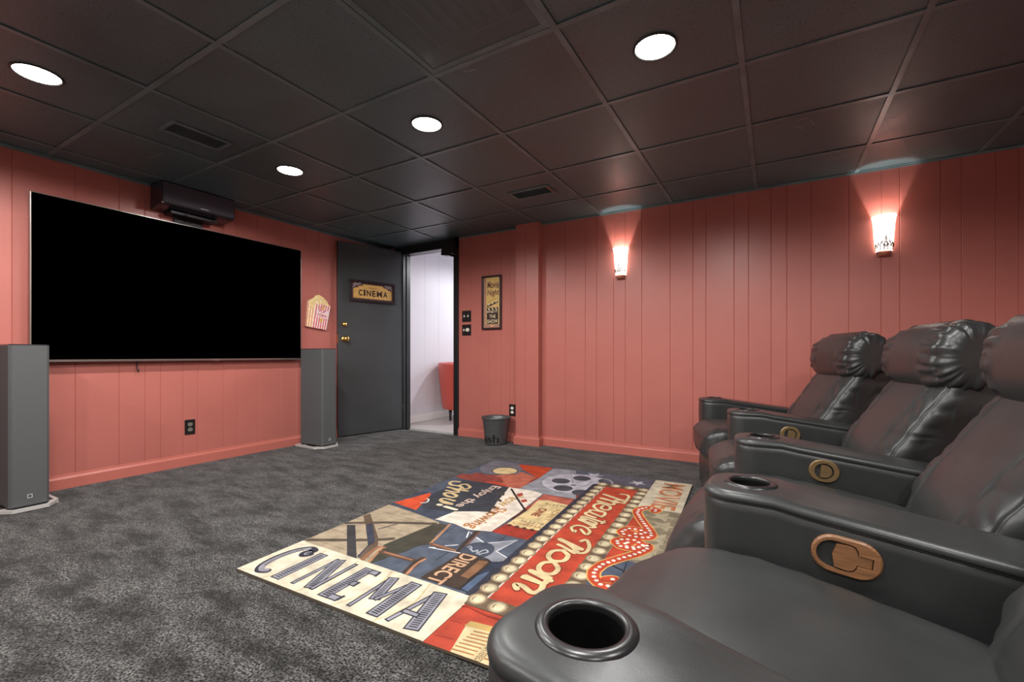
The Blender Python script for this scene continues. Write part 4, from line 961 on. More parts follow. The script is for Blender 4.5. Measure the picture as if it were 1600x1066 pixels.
('E',97,(0.974,0.845),0.019,0.021),
('S',40,((0.96,0.833),(0.956,0.845),(0.962,0.855)),0.004,0),
('E',48,(1.24,0.845),0.036,0.036),
('E',80,(1.24,0.845),0.028,0.03),
('E',97,(1.242,0.845),0.019,0.021),
('S',40,((1.228,0.833),(1.224,0.845),(1.23,0.855)),0.004,0),
('E',48,(0.972,0.927),0.036,0.036),
('E',80,(0.972,0.927),0.028,0.03),
('E',97,(0.974,0.927),0.019,0.021),
('S',40,((0.96,0.915),(0.956,0.927),(0.962,0.937)),0.004,0),
('E',48,(1.24,0.927),0.036,0.036),
('E',80,(1.24,0.927),0.028,0.03),
('E',97,(1.242,0.927),0.019,0.021),
('S',40,((1.228,0.915),(1.224,0.927),(1.23,0.937)),0.004,0),
('E',48,(0.972,1.009),0.036,0.036),
('E',80,(0.972,1.009),0.028,0.03),
('E',97,(0.974,1.009),0.019,0.021),
('S',40,((0.96,0.997),(0.956,1.009),(0.962,1.019)),0.004,0),
('E',48,(1.24,1.009),0.036,0.036),
('E',80,(1.24,1.009),0.028,0.03),
('E',97,(1.242,1.009),0.019,0.021),
('S',40,((1.228,0.997),(1.224,1.009),(1.23,1.019)),0.004,0),
('E',48,(0.972,1.091),0.036,0.036),
('E',80,(0.972,1.091),0.028,0.03),
('E',97,(0.974,1.091),0.019,0.021),
('S',40,((0.96,1.079),(0.956,1.091),(0.962,1.101)),0.004,0),
('E',48,(1.24,1.091),0.036,0.036),
('E',80,(1.24,1.091),0.028,0.03),
('E',97,(1.242,1.091),0.019,0.021),
('S',40,((1.228,1.079),(1.224,1.091),(1.23,1.101)),0.004,0),
('E',48,(0.972,1.173),0.036,0.036),
('E',80,(0.972,1.173),0.028,0.03),
('E',97,(0.974,1.173),0.019,0.021),
('S',40,((0.96,1.161),(0.956,1.173),(0.962,1.183)),0.004,0),
('E',48,(1.24,1.173),0.036,0.036),
('E',80,(1.24,1.173),0.028,0.03),
('E',97,(1.242,1.173),0.019,0.021),
('S',40,((1.228,1.161),(1.224,1.173),(1.23,1.183)),0.004,0),
('E',48,(0.972,1.255),0.036,0.036),
('E',80,(0.972,1.255),0.028,0.03),
('E',97,(0.974,1.255),0.019,0.021),
('S',40,((0.96,1.243),(0.956,1.255),(0.962,1.265)),0.004,0),
('E',48,(1.24,1.255),0.036,0.036),
('E',80,(1.24,1.255),0.028,0.03),
('E',97,(1.242,1.255),0.019,0.021),
('S',40,((1.228,1.243),(1.224,1.255),(1.23,1.265)),0.004,0),
('E',48,(0.972,1.337),0.036,0.036),
('E',80,(0.972,1.337),0.028,0.03),
('E',97,(0.974,1.337),0.019,0.021),
('S',40,((0.96,1.325),(0.956,1.337),(0.962,1.347)),0.004,0),
('E',48,(1.24,1.337),0.036,0.036),
('E',80,(1.24,1.337),0.028,0.03),
('E',97,(1.242,1.337),0.019,0.021),
('S',40,((1.228,1.325),(1.224,1.337),(1.23,1.347)),0.004,0),
('E',48,(0.972,1.419),0.036,0.036),
('E',80,(0.972,1.419),0.028,0.03),
('E',97,(0.974,1.419),0.019,0.021),
('S',40,((0.96,1.407),(0.956,1.419),(0.962,1.429)),0.004,0),
('E',48,(1.24,1.419),0.036,0.036),
('E',80,(1.24,1.419),0.028,0.03),
('E',97,(1.242,1.419),0.019,0.021),
('S',40,((1.228,1.407),(1.224,1.419),(1.23,1.429)),0.004,0),
('E',48,(0.972,1.5),0.036,0.036),
('E',80,(0.972,1.5),0.028,0.03),
('E',97,(0.974,1.5),0.019,0.021),
('S',40,((0.96,1.488),(0.956,1.5),(0.962,1.51)),0.004,0),
('E',48,(1.24,1.5),0.036,0.036),
('E',80,(1.24,1.5),0.028,0.03),
('E',97,(1.242,1.5),0.019,0.021),
('S',40,((1.228,1.488),(1.224,1.5),(1.23,1.51)),0.004,0),
('E',48,(0.972,1.582),0.036,0.036),
('E',80,(0.972,1.582),0.028,0.03),
('E',97,(0.974,1.582),0.019,0.021),
('S',40,((0.96,1.57),(0.956,1.582),(0.962,1.592)),0.004,0),
('E',48,(1.24,1.582),0.036,0.036),
('E',80,(1.24,1.582),0.028,0.03),
('E',97,(1.242,1.582),0.019,0.021),
('S',40,((1.228,1.57),(1.224,1.582),(1.23,1.592)),0.004,0),
('E',48,(0.972,1.664),0.036,0.036),
('E',80,(0.972,1.664),0.028,0.03),
('E',97,(0.974,1.664),0.019,0.021),
('S',40,((0.96,1.652),(0.956,1.664),(0.962,1.674)),0.004,0),
('E',48,(1.24,1.664),0.036,0.036),
('E',80,(1.24,1.664),0.028,0.03),
('E',97,(1.242,1.664),0.019,0.021),
('S',40,((1.228,1.652),(1.224,1.664),(1.23,1.674)),0.004,0),
('E',48,(0.972,1.746),0.036,0.036),
('E',80,(0.972,1.746),0.028,0.03),
('E',97,(0.974,1.746),0.019,0.021),
('S',40,((0.96,1.734),(0.956,1.746),(0.962,1.756)),0.004,0),
('E',48,(1.24,1.746),0.036,0.036),
('E',80,(1.24,1.746),0.028,0.03),
('E',97,(1.242,1.746),0.019,0.021),
('S',40,((1.228,1.734),(1.224,1.746),(1.23,1.756)),0.004,0),
('E',48,(0.972,1.828),0.036,0.036),
('E',80,(0.972,1.828),0.028,0.03),
('E',97,(0.974,1.828),0.019,0.021),
('S',40,((0.96,1.816),(0.956,1.828),(0.962,1.838)),0.004,0),
('E',48,(1.24,1.828),0.036,0.036),
('E',80,(1.24,1.828),0.028,0.03),
('E',97,(1.242,1.828),0.019,0.021),
('S',40,((1.228,1.816),(1.224,1.828),(1.23,1.838)),0.004,0),
('E',48,(1.06,0.262),0.036,0.036),
('E',80,(1.06,0.262),0.028,0.03),
('E',97,(1.062,0.262),0.019,0.021),
('S',40,((1.048,0.25),(1.044,0.262),(1.05,0.272)),0.004,0),
('E',48,(1.06,1.83),0.036,0.036),
('E',80,(1.06,1.83),0.028,0.03),
('E',97,(1.062,1.83),0.019,0.021),
('S',40,((1.048,1.818),(1.044,1.83),(1.05,1.84)),0.004,0),
('E',48,(1.15,0.262),0.036,0.036),
('E',80,(1.15,0.262),0.028,0.03),
('E',97,(1.152,0.262),0.019,0.021),
('S',40,((1.138,0.25),(1.134,0.262),(1.14,0.272)),0.004,0),
('E',48,(1.15,1.83),0.036,0.036),
('E',80,(1.15,1.83),0.028,0.03),
('E',97,(1.152,1.83),0.019,0.021),
('S',40,((1.138,1.818),(1.134,1.83),(1.14,1.84)),0.004,0),
('P',88,((1.268,1.5),(1.268,2.1),(1.5,2.1),(1.5,1.5))),
('S',58,((1.27,1.7),(1.5,1.695)),0.004,0),
('S',58,((1.27,1.8),(1.5,1.795)),0.004,0),
('S',58,((1.27,1.95),(1.5,1.945)),0.004,0),
('T',78,'MOVIE',1.33,2.05,1.52,0.135,'R',0,0.015),
('S',86,((1.335,2.05),(1.455,2.05)),0.0022,0),
('S',86,((1.335,2.041),(1.455,2.041)),0.0022,0),
('S',86,((1.335,2.032),(1.455,2.032)),0.0022,0),
('S',86,((1.335,2.023),(1.455,2.023)),0.0022,0),
('S',86,((1.335,2.014),(1.455,2.014)),0.0022,0),
('S',86,((1.335,2.005),(1.455,2.005)),0.0022,0),
('S',86,((1.335,1.996),(1.455,1.996)),0.0022,0),
('S',86,((1.335,1.987),(1.455,1.987)),0.0022,0),
('S',86,((1.335,1.978),(1.455,1.978)),0.0022,0),
('S',86,((1.335,1.969),(1.455,1.969)),0.0022,0),
('S',86,((1.335,1.96),(1.455,1.96)),0.0022,0),
('S',86,((1.335,1.951),(1.455,1.951)),0.0022,0),
('S',86,((1.335,1.942),(1.455,1.942)),0.0022,0),
('S',86,((1.335,1.933),(1.455,1.933)),0.0022,0),
('S',86,((1.335,1.924),(1.455,1.924)),0.0022,0),
('S',86,((1.335,1.915),(1.455,1.915)),0.0022,0),
('S',86,((1.335,1.906),(1.455,1.906)),0.0022,0),
('S',86,((1.335,1.897),(1.455,1.897)),0.0022,0),
('S',86,((1.335,1.888),(1.455,1.888)),0.0022,0),
('S',86,((1.335,1.879),(1.455,1.879)),0.0022,0),
('S',86,((1.335,1.87),(1.455,1.87)),0.0022,0),
('S',86,((1.335,1.861),(1.455,1.861)),0.0022,0),
('S',86,((1.335,1.852),(1.455,1.852)),0.0022,0),
('S',86,((1.335,1.843),(1.455,1.843)),0.0022,0),
('S',86,((1.335,1.834),(1.455,1.834)),0.0022,0),
('S',86,((1.335,1.825),(1.455,1.825)),0.0022,0),
('S',86,((1.335,1.816),(1.455,1.816)),0.0022,0),
('S',86,((1.335,1.807),(1.455,1.807)),0.0022,0),
('S',86,((1.335,1.798),(1.455,1.798)),0.0022,0),
('S',86,((1.335,1.789),(1.455,1.789)),0.0022,0),
('S',86,((1.335,1.78),(1.455,1.78)),0.0022,0),
('S',86,((1.335,1.771),(1.455,1.771)),0.0022,0),
('S',86,((1.335,1.762),(1.455,1.762)),0.0022,0),
('S',86,((1.335,1.753),(1.455,1.753)),0.0022,0),
('S',86,((1.335,1.744),(1.455,1.744)),0.0022,0),
('S',86,((1.335,1.735),(1.455,1.735)),0.0022,0),
('S',86,((1.335,1.726),(1.455,1.726)),0.0022,0),
('S',86,((1.335,1.717),(1.455,1.717)),0.0022,0),
('S',86,((1.335,1.708),(1.455,1.708)),0.0022,0),
('S',86,((1.335,1.699),(1.455,1.699)),0.0022,0),
('S',86,((1.335,1.69),(1.455,1.69)),0.0022,0),
('S',86,((1.335,1.681),(1.455,1.681)),0.0022,0),
('S',86,((1.335,1.672),(1.455,1.672)),0.0022,0),
('S',86,((1.335,1.663),(1.455,1.663)),0.0022,0),
('S',86,((1.335,1.654),(1.455,1.654)),0.0022,0),
('S',86,((1.335,1.645),(1.455,1.645)),0.0022,0),
('S',86,((1.335,1.636),(1.455,1.636)),0.0022,0),
('S',86,((1.335,1.627),(1.455,1.627)),0.0022,0),
('S',86,((1.335,1.618),(1.455,1.618)),0.0022,0),
('S',86,((1.335,1.609),(1.455,1.609)),0.0022,0),
('S',86,((1.335,1.6),(1.455,1.6)),0.0022,0),
('S',86,((1.335,1.591),(1.455,1.591)),0.0022,0),
('S',86,((1.335,1.582),(1.455,1.582)),0.0022,0),
('S',86,((1.335,1.573),(1.455,1.573)),0.0022,0),
('S',86,((1.335,1.564),(1.455,1.564)),0.0022,0),
('S',86,((1.335,1.555),(1.455,1.555)),0.0022,0),
('S',86,((1.335,1.546),(1.455,1.546)),0.0022,0),
('S',86,((1.335,1.537),(1.455,1.537)),0.0022,0),
('S',86,((1.335,1.528),(1.455,1.528)),0.0022,0),
('S',86,((1.335,1.519),(1.455,1.519)),0.0022,0),
('P',49,((1.275,0.82),(1.275,1.5),(1.5,1.5),(1.5,0.8))),
('S',35,((1.3,1.44),(1.5,1.435)),0.004,0),
('S',35,((1.3,1.35),(1.5,1.345)),0.004,0),
('S',35,((1.3,1.26),(1.5,1.255)),0.004,0),
('S',35,((1.3,1.17),(1.5,1.165)),0.004,0),
('S',35,((1.3,1.08),(1.5,1.075)),0.004,0),
('S',35,((1.3,0.99),(1.5,0.985)),0.004,0),
('S',35,((1.3,0.9),(1.5,0.895)),0.004,0),
('P',66,((1.442,1.472),(1.445,1.419),(1.495,1.401),(1.446,1.382),(1.444,1.329),(1.411,1.37),(1.36,1.355),(1.389,1.4),(1.359,1.443),(1.41,1.43))),
('P',66,((1.467,1.342),(1.47,1.289),(1.52,1.271),(1.471,1.252),(1.469,1.199),(1.436,1.24),(1.385,1.225),(1.414,1.27),(1.384,1.313),(1.435,1.3))),
('P',66,((1.472,1.172),(1.475,1.119),(1.525,1.101),(1.476,1.082),(1.474,1.029),(1.441,1.07),(1.39,1.055),(1.419,1.1),(1.389,1.143),(1.44,1.13))),
('P',66,((1.462,1.052),(1.465,0.999),(1.515,0.981),(1.466,0.962),(1.464,0.909),(1.431,0.95),(1.38,0.935),(1.409,0.98),(1.379,1.023),(1.43,1.01))),
('P',66,((1.452,0.942),(1.455,0.889),(1.505,0.871),(1.456,0.852),(1.454,0.799),(1.421,0.84),(1.37,0.825),(1.399,0.87),(1.369,0.913),(1.42,0.9))),
('P',22,((1.275,0.0),(1.275,0.82),(1.5,0.8),(1.5,0.0))),
('S',1,((1.325,0.74),(1.366,0.72),(1.42,0.701),(1.457,0.722)),0.012,0),
('S',1,((1.373,0.784),(1.385,0.644)),0.005,0),
('S',1,((1.413,0.698),(1.386,0.637)),0.008,0),
('P',69,((1.283,1.332),(1.376,1.167),(1.369,1.048),(1.37,0.932),(1.281,0.76),(1.28,1.069))),
('S',98,((1.367,1.46),(1.377,1.488),(1.354,1.508),(1.316,1.504),(1.286,1.455)),0.058,0),
('S',98,((1.286,1.455),(1.289,1.394),(1.341,1.279),(1.389,1.187),(1.413,1.128)),0.058,0),
('S',98,((1.413,1.128),(1.4,1.081),(1.344,1.068),(1.292,1.075),(1.276,1.108)),0.058,0),
('S',98,((1.276,1.108),(1.303,1.16),(1.354,1.163),(1.38,1.14),(1.358,1.104)),0.058,0),
('S',98,((1.358,1.104),(1.323,1.109)),0.058,0),
('S',98,((1.341,0.989),(1.317,0.987),(1.336,0.944),(1.381,0.952),(1.397,0.992)),0.058,0),
('S',98,((1.397,0.992),(1.357,1.03),(1.302,1.017),(1.281,0.973),(1.314,0.932)),0.058,0),
('S',98,((1.314,0.932),(1.37,0.932),(1.393,0.97),(1.415,1.002),(1.422,0.96)),0.058,0),
('S',98,((1.422,0.96),(1.393,0.895),(1.336,0.809),(1.29,0.73),(1.275,0.655)),0.058,0),
('S',98,((1.275,0.655),(1.292,0.602),(1.333,0.565),(1.371,0.578),(1.385,0.61)),0.058,0),
('S',98,((1.385,0.61),(1.361,0.631),(1.337,0.615)),0.058,0),
('S',77,((1.367,1.46),(1.377,1.488),(1.354,1.508),(1.316,1.504),(1.286,1.455)),0.046,0),
('S',77,((1.286,1.455),(1.289,1.394),(1.341,1.279),(1.389,1.187),(1.413,1.128)),0.046,0),
('S',77,((1.413,1.128),(1.4,1.081),(1.344,1.068),(1.292,1.075),(1.276,1.108)),0.046,0),
('S',77,((1.276,1.108),(1.303,1.16),(1.354,1.163),(1.38,1.14),(1.358,1.104)),0.046,0),
('S',77,((1.358,1.104),(1.323,1.109)),0.046,0),
('S',77,((1.341,0.989),(1.317,0.987),(1.336,0.944),(1.381,0.952),(1.397,0.992)),0.046,0),
('S',77,((1.397,0.992),(1.357,1.03),(1.302,1.017),(1.281,0.973),(1.314,0.932)),0.046,0),
('S',77,((1.314,0.932),(1.37,0.932),(1.393,0.97),(1.415,1.002),(1.422,0.96)),0.046,0),
('S',77,((1.422,0.96),(1.393,0.895),(1.336,0.809),(1.29,0.73),(1.275,0.655)),0.046,0),
('S',77,((1.275,0.655),(1.292,0.602),(1.333,0.565),(1.371,0.578),(1.385,0.61)),0.046,0),
('S',77,((1.385,0.61),(1.361,0.631),(1.337,0.615)),0.046,0),
('E',102,(1.37,1.469),0.009,0.01),
('E',102,(1.369,1.495),0.009,0.01),
('E',102,(1.344,1.507),0.009,0.01),
('E',102,(1.315,1.503),0.009,0.01),
('E',102,(1.3,1.477),0.009,0.01),
('E',102,(1.286,1.451),0.009,0.01),
('E',102,(1.288,1.421),0.009,0.01),
('E',102,(1.29,1.391),0.009,0.01),
('E',102,(1.303,1.364),0.009,0.01),
('E',102,(1.315,1.337),0.009,0.01),
('E',102,(1.327,1.309),0.009,0.01),
('E',102,(1.34,1.282),0.009,0.01),
('E',102,(1.353,1.255),0.009,0.01),
('E',102,(1.367,1.229),0.009,0.01),
('E',102,(1.381,1.202),0.009,0.01),
('E',102,(1.394,1.175),0.009,0.01),
('E',102,(1.405,1.147),0.009,0.01),
('E',102,(1.411,1.119),0.009,0.01),
('E',102,(1.403,1.09),0.009,0.01),
('E',102,(1.38,1.076),0.009,0.01),
('E',102,(1.351,1.07),0.009,0.01),
('E',102,(1.321,1.071),0.009,0.01),
('E',102,(1.292,1.076),0.009,0.01),
('E',102,(1.279,1.103),0.009,0.01),
('E',102,(1.287,1.129),0.009,0.01),
('E',102,(1.301,1.156),0.009,0.01),
('E',102,(1.328,1.161),0.009,0.01),
('E',102,(1.357,1.16),0.009,0.01),
('E',102,(1.38,1.14),0.009,0.01),
('E',102,(1.365,1.115),0.009,0.01),
('E',102,(1.341,1.106),0.009,0.01),
('E',102,(1.331,0.988),0.009,0.01),
('E',102,(1.323,0.972),0.009,0.01),
('E',102,(1.336,0.945),0.009,0.01),
('E',102,(1.364,0.949),0.009,0.01),
('E',102,(1.386,0.964),0.009,0.01),
('E',102,(1.397,0.992),0.009,0.01),
('E',102,(1.375,1.013),0.009,0.01),
('E',102,(1.352,1.029),0.009,0.01),
('E',102,(1.323,1.022),0.009,0.01),
('E',102,(1.298,1.009),0.009,0.01),
('E',102,(1.285,0.982),0.009,0.01),
('E',102,(1.293,0.958),0.009,0.01),
('E',102,(1.312,0.934),0.009,0.01),
('E',102,(1.341,0.932),0.009,0.01),
('E',102,(1.371,0.933),0.009,0.01),
('E',102,(1.386,0.959),0.009,0.01),
('E',102,(1.402,0.984),0.009,0.01),
('E',102,(1.416,0.994),0.009,0.01),
('E',102,(1.421,0.965),0.009,0.01),
('E',102,(1.412,0.937),0.009,0.01),
('E',102,(1.4,0.91),0.009,0.01),
('E',102,(1.385,0.883),0.009,0.01),
('E',102,(1.369,0.858),0.009,0.01),
('E',102,(1.352,0.833),0.009,0.01),
('E',102,(1.336,0.808),0.009,0.01),
('E',102,(1.32,0.782),0.009,0.01),
('E',102,(1.305,0.756),0.009,0.01),
('E',102,(1.29,0.73),0.009,0.01),
('E',102,(1.284,0.701),0.009,0.01),
('E',102,(1.278,0.672),0.009,0.01),
('E',102,(1.279,0.643),0.009,0.01),
('E',102,(1.288,0.614),0.009,0.01),
('E',102,(1.305,0.59),0.009,0.01),
('E',102,(1.327,0.57),0.009,0.01),
('E',102,(1.354,0.572),0.009,0.01),
('E',102,(1.376,0.589),0.009,0.01),
('E',102,(1.38,0.615),0.009,0.01),
('E',102,(1.357,0.628),0.009,0.01),
('S',43,((1.042,1.621),(1.162,1.565),(1.178,1.561)),0.034,0),
('S',43,((1.131,1.676),(1.17,1.676),(1.188,1.632),(1.189,1.517)),0.026,0),
('S',43,((1.189,1.511),(1.128,1.534),(1.149,1.558)),0.024,0),
('S',43,((1.048,1.543),(1.149,1.508)),0.034,0),
('S',43,((1.119,1.51),(1.142,1.48),(1.126,1.458),(1.05,1.486),(1.051,1.468),(1.074,1.456)),0.026,0),
('S',43,((1.095,1.419),(1.095,1.372),(1.128,1.356),(1.142,1.385),(1.128,1.425),(1.08,1.447),(1.047,1.417),(1.054,1.373),(1.081,1.342)),0.026,0),
('S',43,((1.115,1.316),(1.084,1.321),(1.053,1.315),(1.059,1.285),(1.095,1.262),(1.13,1.25),(1.14,1.275),(1.133,1.314),(1.095,1.332)),0.026,0),
('S',43,((1.136,1.243),(1.068,1.279),(1.043,1.266),(1.053,1.239),(1.109,1.217)),0.026,0),
('S',43,((1.17,1.171),(1.088,1.196),(1.046,1.204),(1.049,1.175),(1.073,1.158)),0.026,0),
('S',43,((1.166,1.194),(1.162,1.152)),0.022,0),
('S',43,((1.137,1.125),(1.049,1.146)),0.03,0),
('S',43,((1.042,1.188),(1.125,1.156),(1.137,1.142),(1.136,1.115)),0.024,0),
('S',43,((1.044,1.154),(1.122,1.108),(1.147,1.088)),0.03,0),
('S',43,((1.123,1.076),(1.14,1.078),(1.136,1.108)),0.022,0),
('S',43,((1.093,1.031),(1.135,0.983),(1.142,1.022),(1.108,1.066),(1.065,1.072),(1.044,1.032),(1.074,0.985),(1.075,1.003)),0.024,0),
('S',43,((1.046,0.876),(1.164,0.822)),0.038,0),
('S',43,((1.137,0.901),(1.156,0.927),(1.189,0.866),(1.193,0.803),(1.165,0.781),(1.14,0.802)),0.026,0),
('S',43,((1.161,0.793),(1.093,0.845)),0.024,0),
('S',43,((1.151,0.772),(1.084,0.81),(1.059,0.819)),0.028,0),
('S',43,((1.101,0.774),(1.063,0.747),(1.064,0.691),(1.097,0.662),(1.136,0.683),(1.136,0.737),(1.103,0.768)),0.03,0),
('S',43,((1.107,0.654),(1.07,0.628),(1.07,0.577),(1.103,0.547),(1.139,0.561),(1.141,0.61),(1.108,0.649)),0.03,0),
('S',43,((1.059,0.536),(1.151,0.506)),0.034,0),
('S',43,((1.138,0.51),(1.141,0.478),(1.115,0.476),(1.047,0.489)),0.028,0),
('S',43,((1.053,0.541),(1.14,0.523)),0.034,0),
('S',43,((1.142,0.518),(1.145,0.496),(1.116,0.493),(1.04,0.508)),0.009,0),
('S',43,((1.137,0.503),(1.137,0.473),(1.113,0.472),(1.047,0.48)),0.028,0),
('S',43,((1.137,0.473),(1.145,0.426),(1.124,0.397),(1.075,0.422),(1.046,0.419),(1.065,0.394)),0.032,0),
('S',43,((1.052,0.495),(1.139,0.468)),0.03,0),
('S',95,((1.042,1.621),(1.162,1.565),(1.178,1.561)),0.026,0),
('S',95,((1.131,1.676),(1.17,1.676),(1.188,1.632),(1.189,1.517)),0.018,0),
('S',95,((1.189,1.511),(1.128,1.534),(1.149,1.558)),0.016,0),
('S',95,((1.048,1.543),(1.149,1.508)),0.026,0),
('S',95,((1.119,1.51),(1.142,1.48),(1.126,1.458),(1.05,1.486),(1.051,1.468),(1.074,1.456)),0.018,0),
('S',95,((1.095,1.419),(1.095,1.372),(1.128,1.356),(1.142,1.385),(1.128,1.425),(1.08,1.447),(1.047,1.417),(1.054,1.373),(1.081,1.342)),0.018,0),
('S',95,((1.115,1.316),(1.084,1.321),(1.053,1.315),(1.059,1.285),(1.095,1.262),(1.13,1.25),(1.14,1.275),(1.133,1.314),(1.095,1.332)),0.018,0),
('S',95,((1.136,1.243),(1.068,1.279),(1.043,1.266),(1.053,1.239),(1.109,1.217)),0.018,0),
('S',95,((1.17,1.171),(1.088,1.196),(1.046,1.204),(1.049,1.175),(1.073,1.158)),0.018,0),
('S',95,((1.166,1.194),(1.162,1.152)),0.014,0),
('S',95,((1.137,1.125),(1.049,1.146)),0.022,0),
('S',95,((1.042,1.188),(1.125,1.156),(1.137,1.142),(1.136,1.115)),0.016,0),
('S',95,((1.044,1.154),(1.122,1.108),(1.147,1.088)),0.022,0),
('S',95,((1.123,1.076),(1.14,1.078),(1.136,1.108)),0.014,0),
('S',95,((1.093,1.031),(1.135,0.983),(1.142,1.022),(1.108,1.066),(1.065,1.072),(1.044,1.032),(1.074,0.985),(1.075,1.003)),0.016,0),
('S',95,((1.046,0.876),(1.164,0.822)),0.03,0),
('S',95,((1.137,0.901),(1.156,0.927),(1.189,0.866),(1.193,0.803),(1.165,0.781),(1.14,0.802)),0.018,0),
('S',95,((1.161,0.793),(1.093,0.845)),0.016,0),
('S',95,((1.151,0.772),(1.084,0.81),(1.059,0.819)),0.02,0),
('S',95,((1.101,0.774),(1.063,0.747),(1.064,0.691),(1.097,0.662),(1.136,0.683),(1.136,0.737),(1.103,0.768)),0.022,0),
('S',95,((1.107,0.654),(1.07,0.628),(1.07,0.577),(1.103,0.547),(1.139,0.561),(1.141,0.61),(1.108,0.649)),0.022,0),
('S',95,((1.059,0.536),(1.151,0.506)),0.026,0),
('S',95,((1.138,0.51),(1.141,0.478),(1.115,0.476),(1.047,0.489)),0.02,0),
('S',95,((1.053,0.541),(1.14,0.523)),0.026,0),
('S',95,((1.137,0.503),(1.137,0.473),(1.113,0.472),(1.047,0.48)),0.02,0),
('S',95,((1.137,0.473),(1.145,0.426),(1.124,0.397),(1.075,0.422),(1.046,0.419),(1.065,0.394)),0.024,0),
('S',95,((1.052,0.495),(1.139,0.468)),0.022,0),
]# ------------------------------------------------------------------ television and the things round it
tv = empty('television', (.004, -2.093, 1.344), R(90), 'large black wall-mounted television on the left wall', 'television')
# local x -> world +y, local -y -> world +x
TW, TH = .906, .523
MB().box(-TW, TW, -.062, -.030, -TH, TH, bev=.003).build('case', M_bezel, tv)
MB().box(-TW + .006, TW - .006, -.0635, -.060, -TH + .016, TH - .006).build('screen', M_screen, tv)
MB().box(-.7, .7, -.030, -.018, -.42, .30, bev=.006).build('rear_housing', M_spkbody, tv)
MB().box(-.30, .30, -.020, .0, -.15, .15, bev=.002).build('wall_bracket', M_spkbody, tv)
MB().box(.125, .175, -.066, -.0615, -TH - .002, -TH + .011, bev=.001).build('sensor_bar', M_steel, tv)
mb = MB().tube(catmull([(.0, .0, .05), (.0, .001, .0), (.002, -.002, -.035), (.004, -.004, -.05)], 6), .0035); mb.tube([(.002, -.010, -.052), (.008, -.004, -.044)], .006)
o = mb.build('dangling_cable', M_plastic); o.location = (.016, -2.45, .800); o.rotation_euler = (0, 0, R(90))
tag(o, 'short dark cable end hanging below the television on the left wall', 'cable')

cs = empty('centre_speaker', (.0, -2.122, 1.935), R(90), 'dark centre speaker box mounted above the television against the ceiling', 'speaker')
mb = MB(); L_ = .248
prof = [(-.016, .0), (-.200, .022), (-.205, .030), (-.196, .180), (-.190, .186), (-.016, .186)]
mb.prism([(p[0], p[1]) for p in prof], -L_, L_, M=Matrix(((0, 0, 1, 0), (1, 0, 0, 0), (0, 1, 0, 0), (0, 0, 0, 1))))
mb.build('cabinet', M_gloss, cs)
mb = MB(); mb.prism([(-.204, .034), (-.208, .034), (-.1995, .176), (-.1955, .176)], -L_ + .006, L_ - .006, M=Matrix(((0, 0, 1, 0), (1, 0, 0, 0), (0, 1, 0, 0), (0, 0, 0, 1)))); mb.build('grille', mat('violet_black_cloth', srgb(70, 66, 76), .6), cs)
MB().box(-.002, .055, -.2105, -.205, .040, .047, bev=.001).build('badge', M_steel, cs)
mb = MB().box(-.16, .16, -.12, -.004, -.016, .004, bev=.003); mb.box(-.10, .10, -.02, -.002, -.06, .0, bev=.003); mb.build('mounting_bracket', M_spkbody, cs)
for x in (-.06, .12, -.244, .240):
    MB().lathe([(0, -.012), (.007, -.010), (.008, 0), (0, 0)][::-1], 12, M=Matrix.Translation((x, -.15 if abs(x) < .2 else -.198, -.002 if abs(x) < .2 else .030))).build('rubber_foot', M_steel if x < -.2 else M_plastic, cs)
mb = MB().tube(catmull([(-.13, -.02, .0), (-.10, -.05, -.035), (-.05, -.06, -.045), (.0, -.03, -.03), (.02, -.015, -.055)], 6), .003); mb.build('cable', M_plastic, cs)

def tower(loc, rz, label, h=.925):
    t = empty('tower_speaker', loc, rz, label, 'speaker', 'tower speakers either side of the television')
    # local: front towards -y, x across
    a, d0, d1, c = .080, -.005, -.318, .012
    pl = [(-a, d0), (-a, d1 + c), (-a + c, d1), (a - c, d1), (a, d1 + c), (a, d0)]
    MB().prism(pl, .03, h - .006).build('cloth_cabinet', M_grille, t)
    MB().prism([(x * 1.0, y) for x, y in pl], h - .006, h).build('top_cap', M_gloss, t)
    MB().prism([(x * .98, y * .99 - .001) for x, y in pl], .018, .031).build('plinth', M_spkbody, t)
    out = [(-.13, .01), (-.13, -.265), (-.072, -.345), (.072, -.345), (.13, -.265), (.13, .01)]; inn = [(-.112, -.008), (-.112, -.258), (-.064, -.327), (.064, -.327), (.112, -.258), (.112, -.008)]
    mb = MB(); n = 6
    vs = [(x, y, z) for z in (.004, .022) for x, y in out] + [(x, y, z) for z in (.004, .022) for x, y in inn]
    fs = []
    for i in range(n):
        j = (i + 1) % n
        fs += [(i, j, n + j, n + i), (2 * n + i, 3 * n + i, 3 * n + j, 2 * n + j), (n + i, n + j, 3 * n + j, 3 * n + i), (i, 2 * n + i, 2 * n + j, j)]
    mb.add(vs, fs); mb.box(-.112, .112, -.08, -.05, .006, .018); mb.box(-.112, .112, -.27, -.24, .006, .018); mb.build('outrigger_base', M_silver, t)
    for x, y in ((-.12, -.27), (.12, -.27), (-.12, 0), (.12, 0)): MB().lathe([(0, 0), (.007, 0), (.009, .006), (0, .006)], 12, M=Matrix.Translation((x, y, 0))).build('foot', M_silver, t)
    b = MB(); 
    for q in ((-.010, .010, .068, .071), (-.010, .010, .087, .090), (-.010, -.007, .071, .087), (.007, .010, .071, .087)): b.box(q[0], q[1], -.3205, -.317, q[2], q[3])
    b.build('badge', M_silver, t)
    return t
tower((.072, -3.072, 0), R(90), 'tall grey tower speaker at the left end of the television, cut by the picture edge')
tower((.072, -1.118, 0), R(90), 'tall grey cloth tower speaker between the television and the open door')

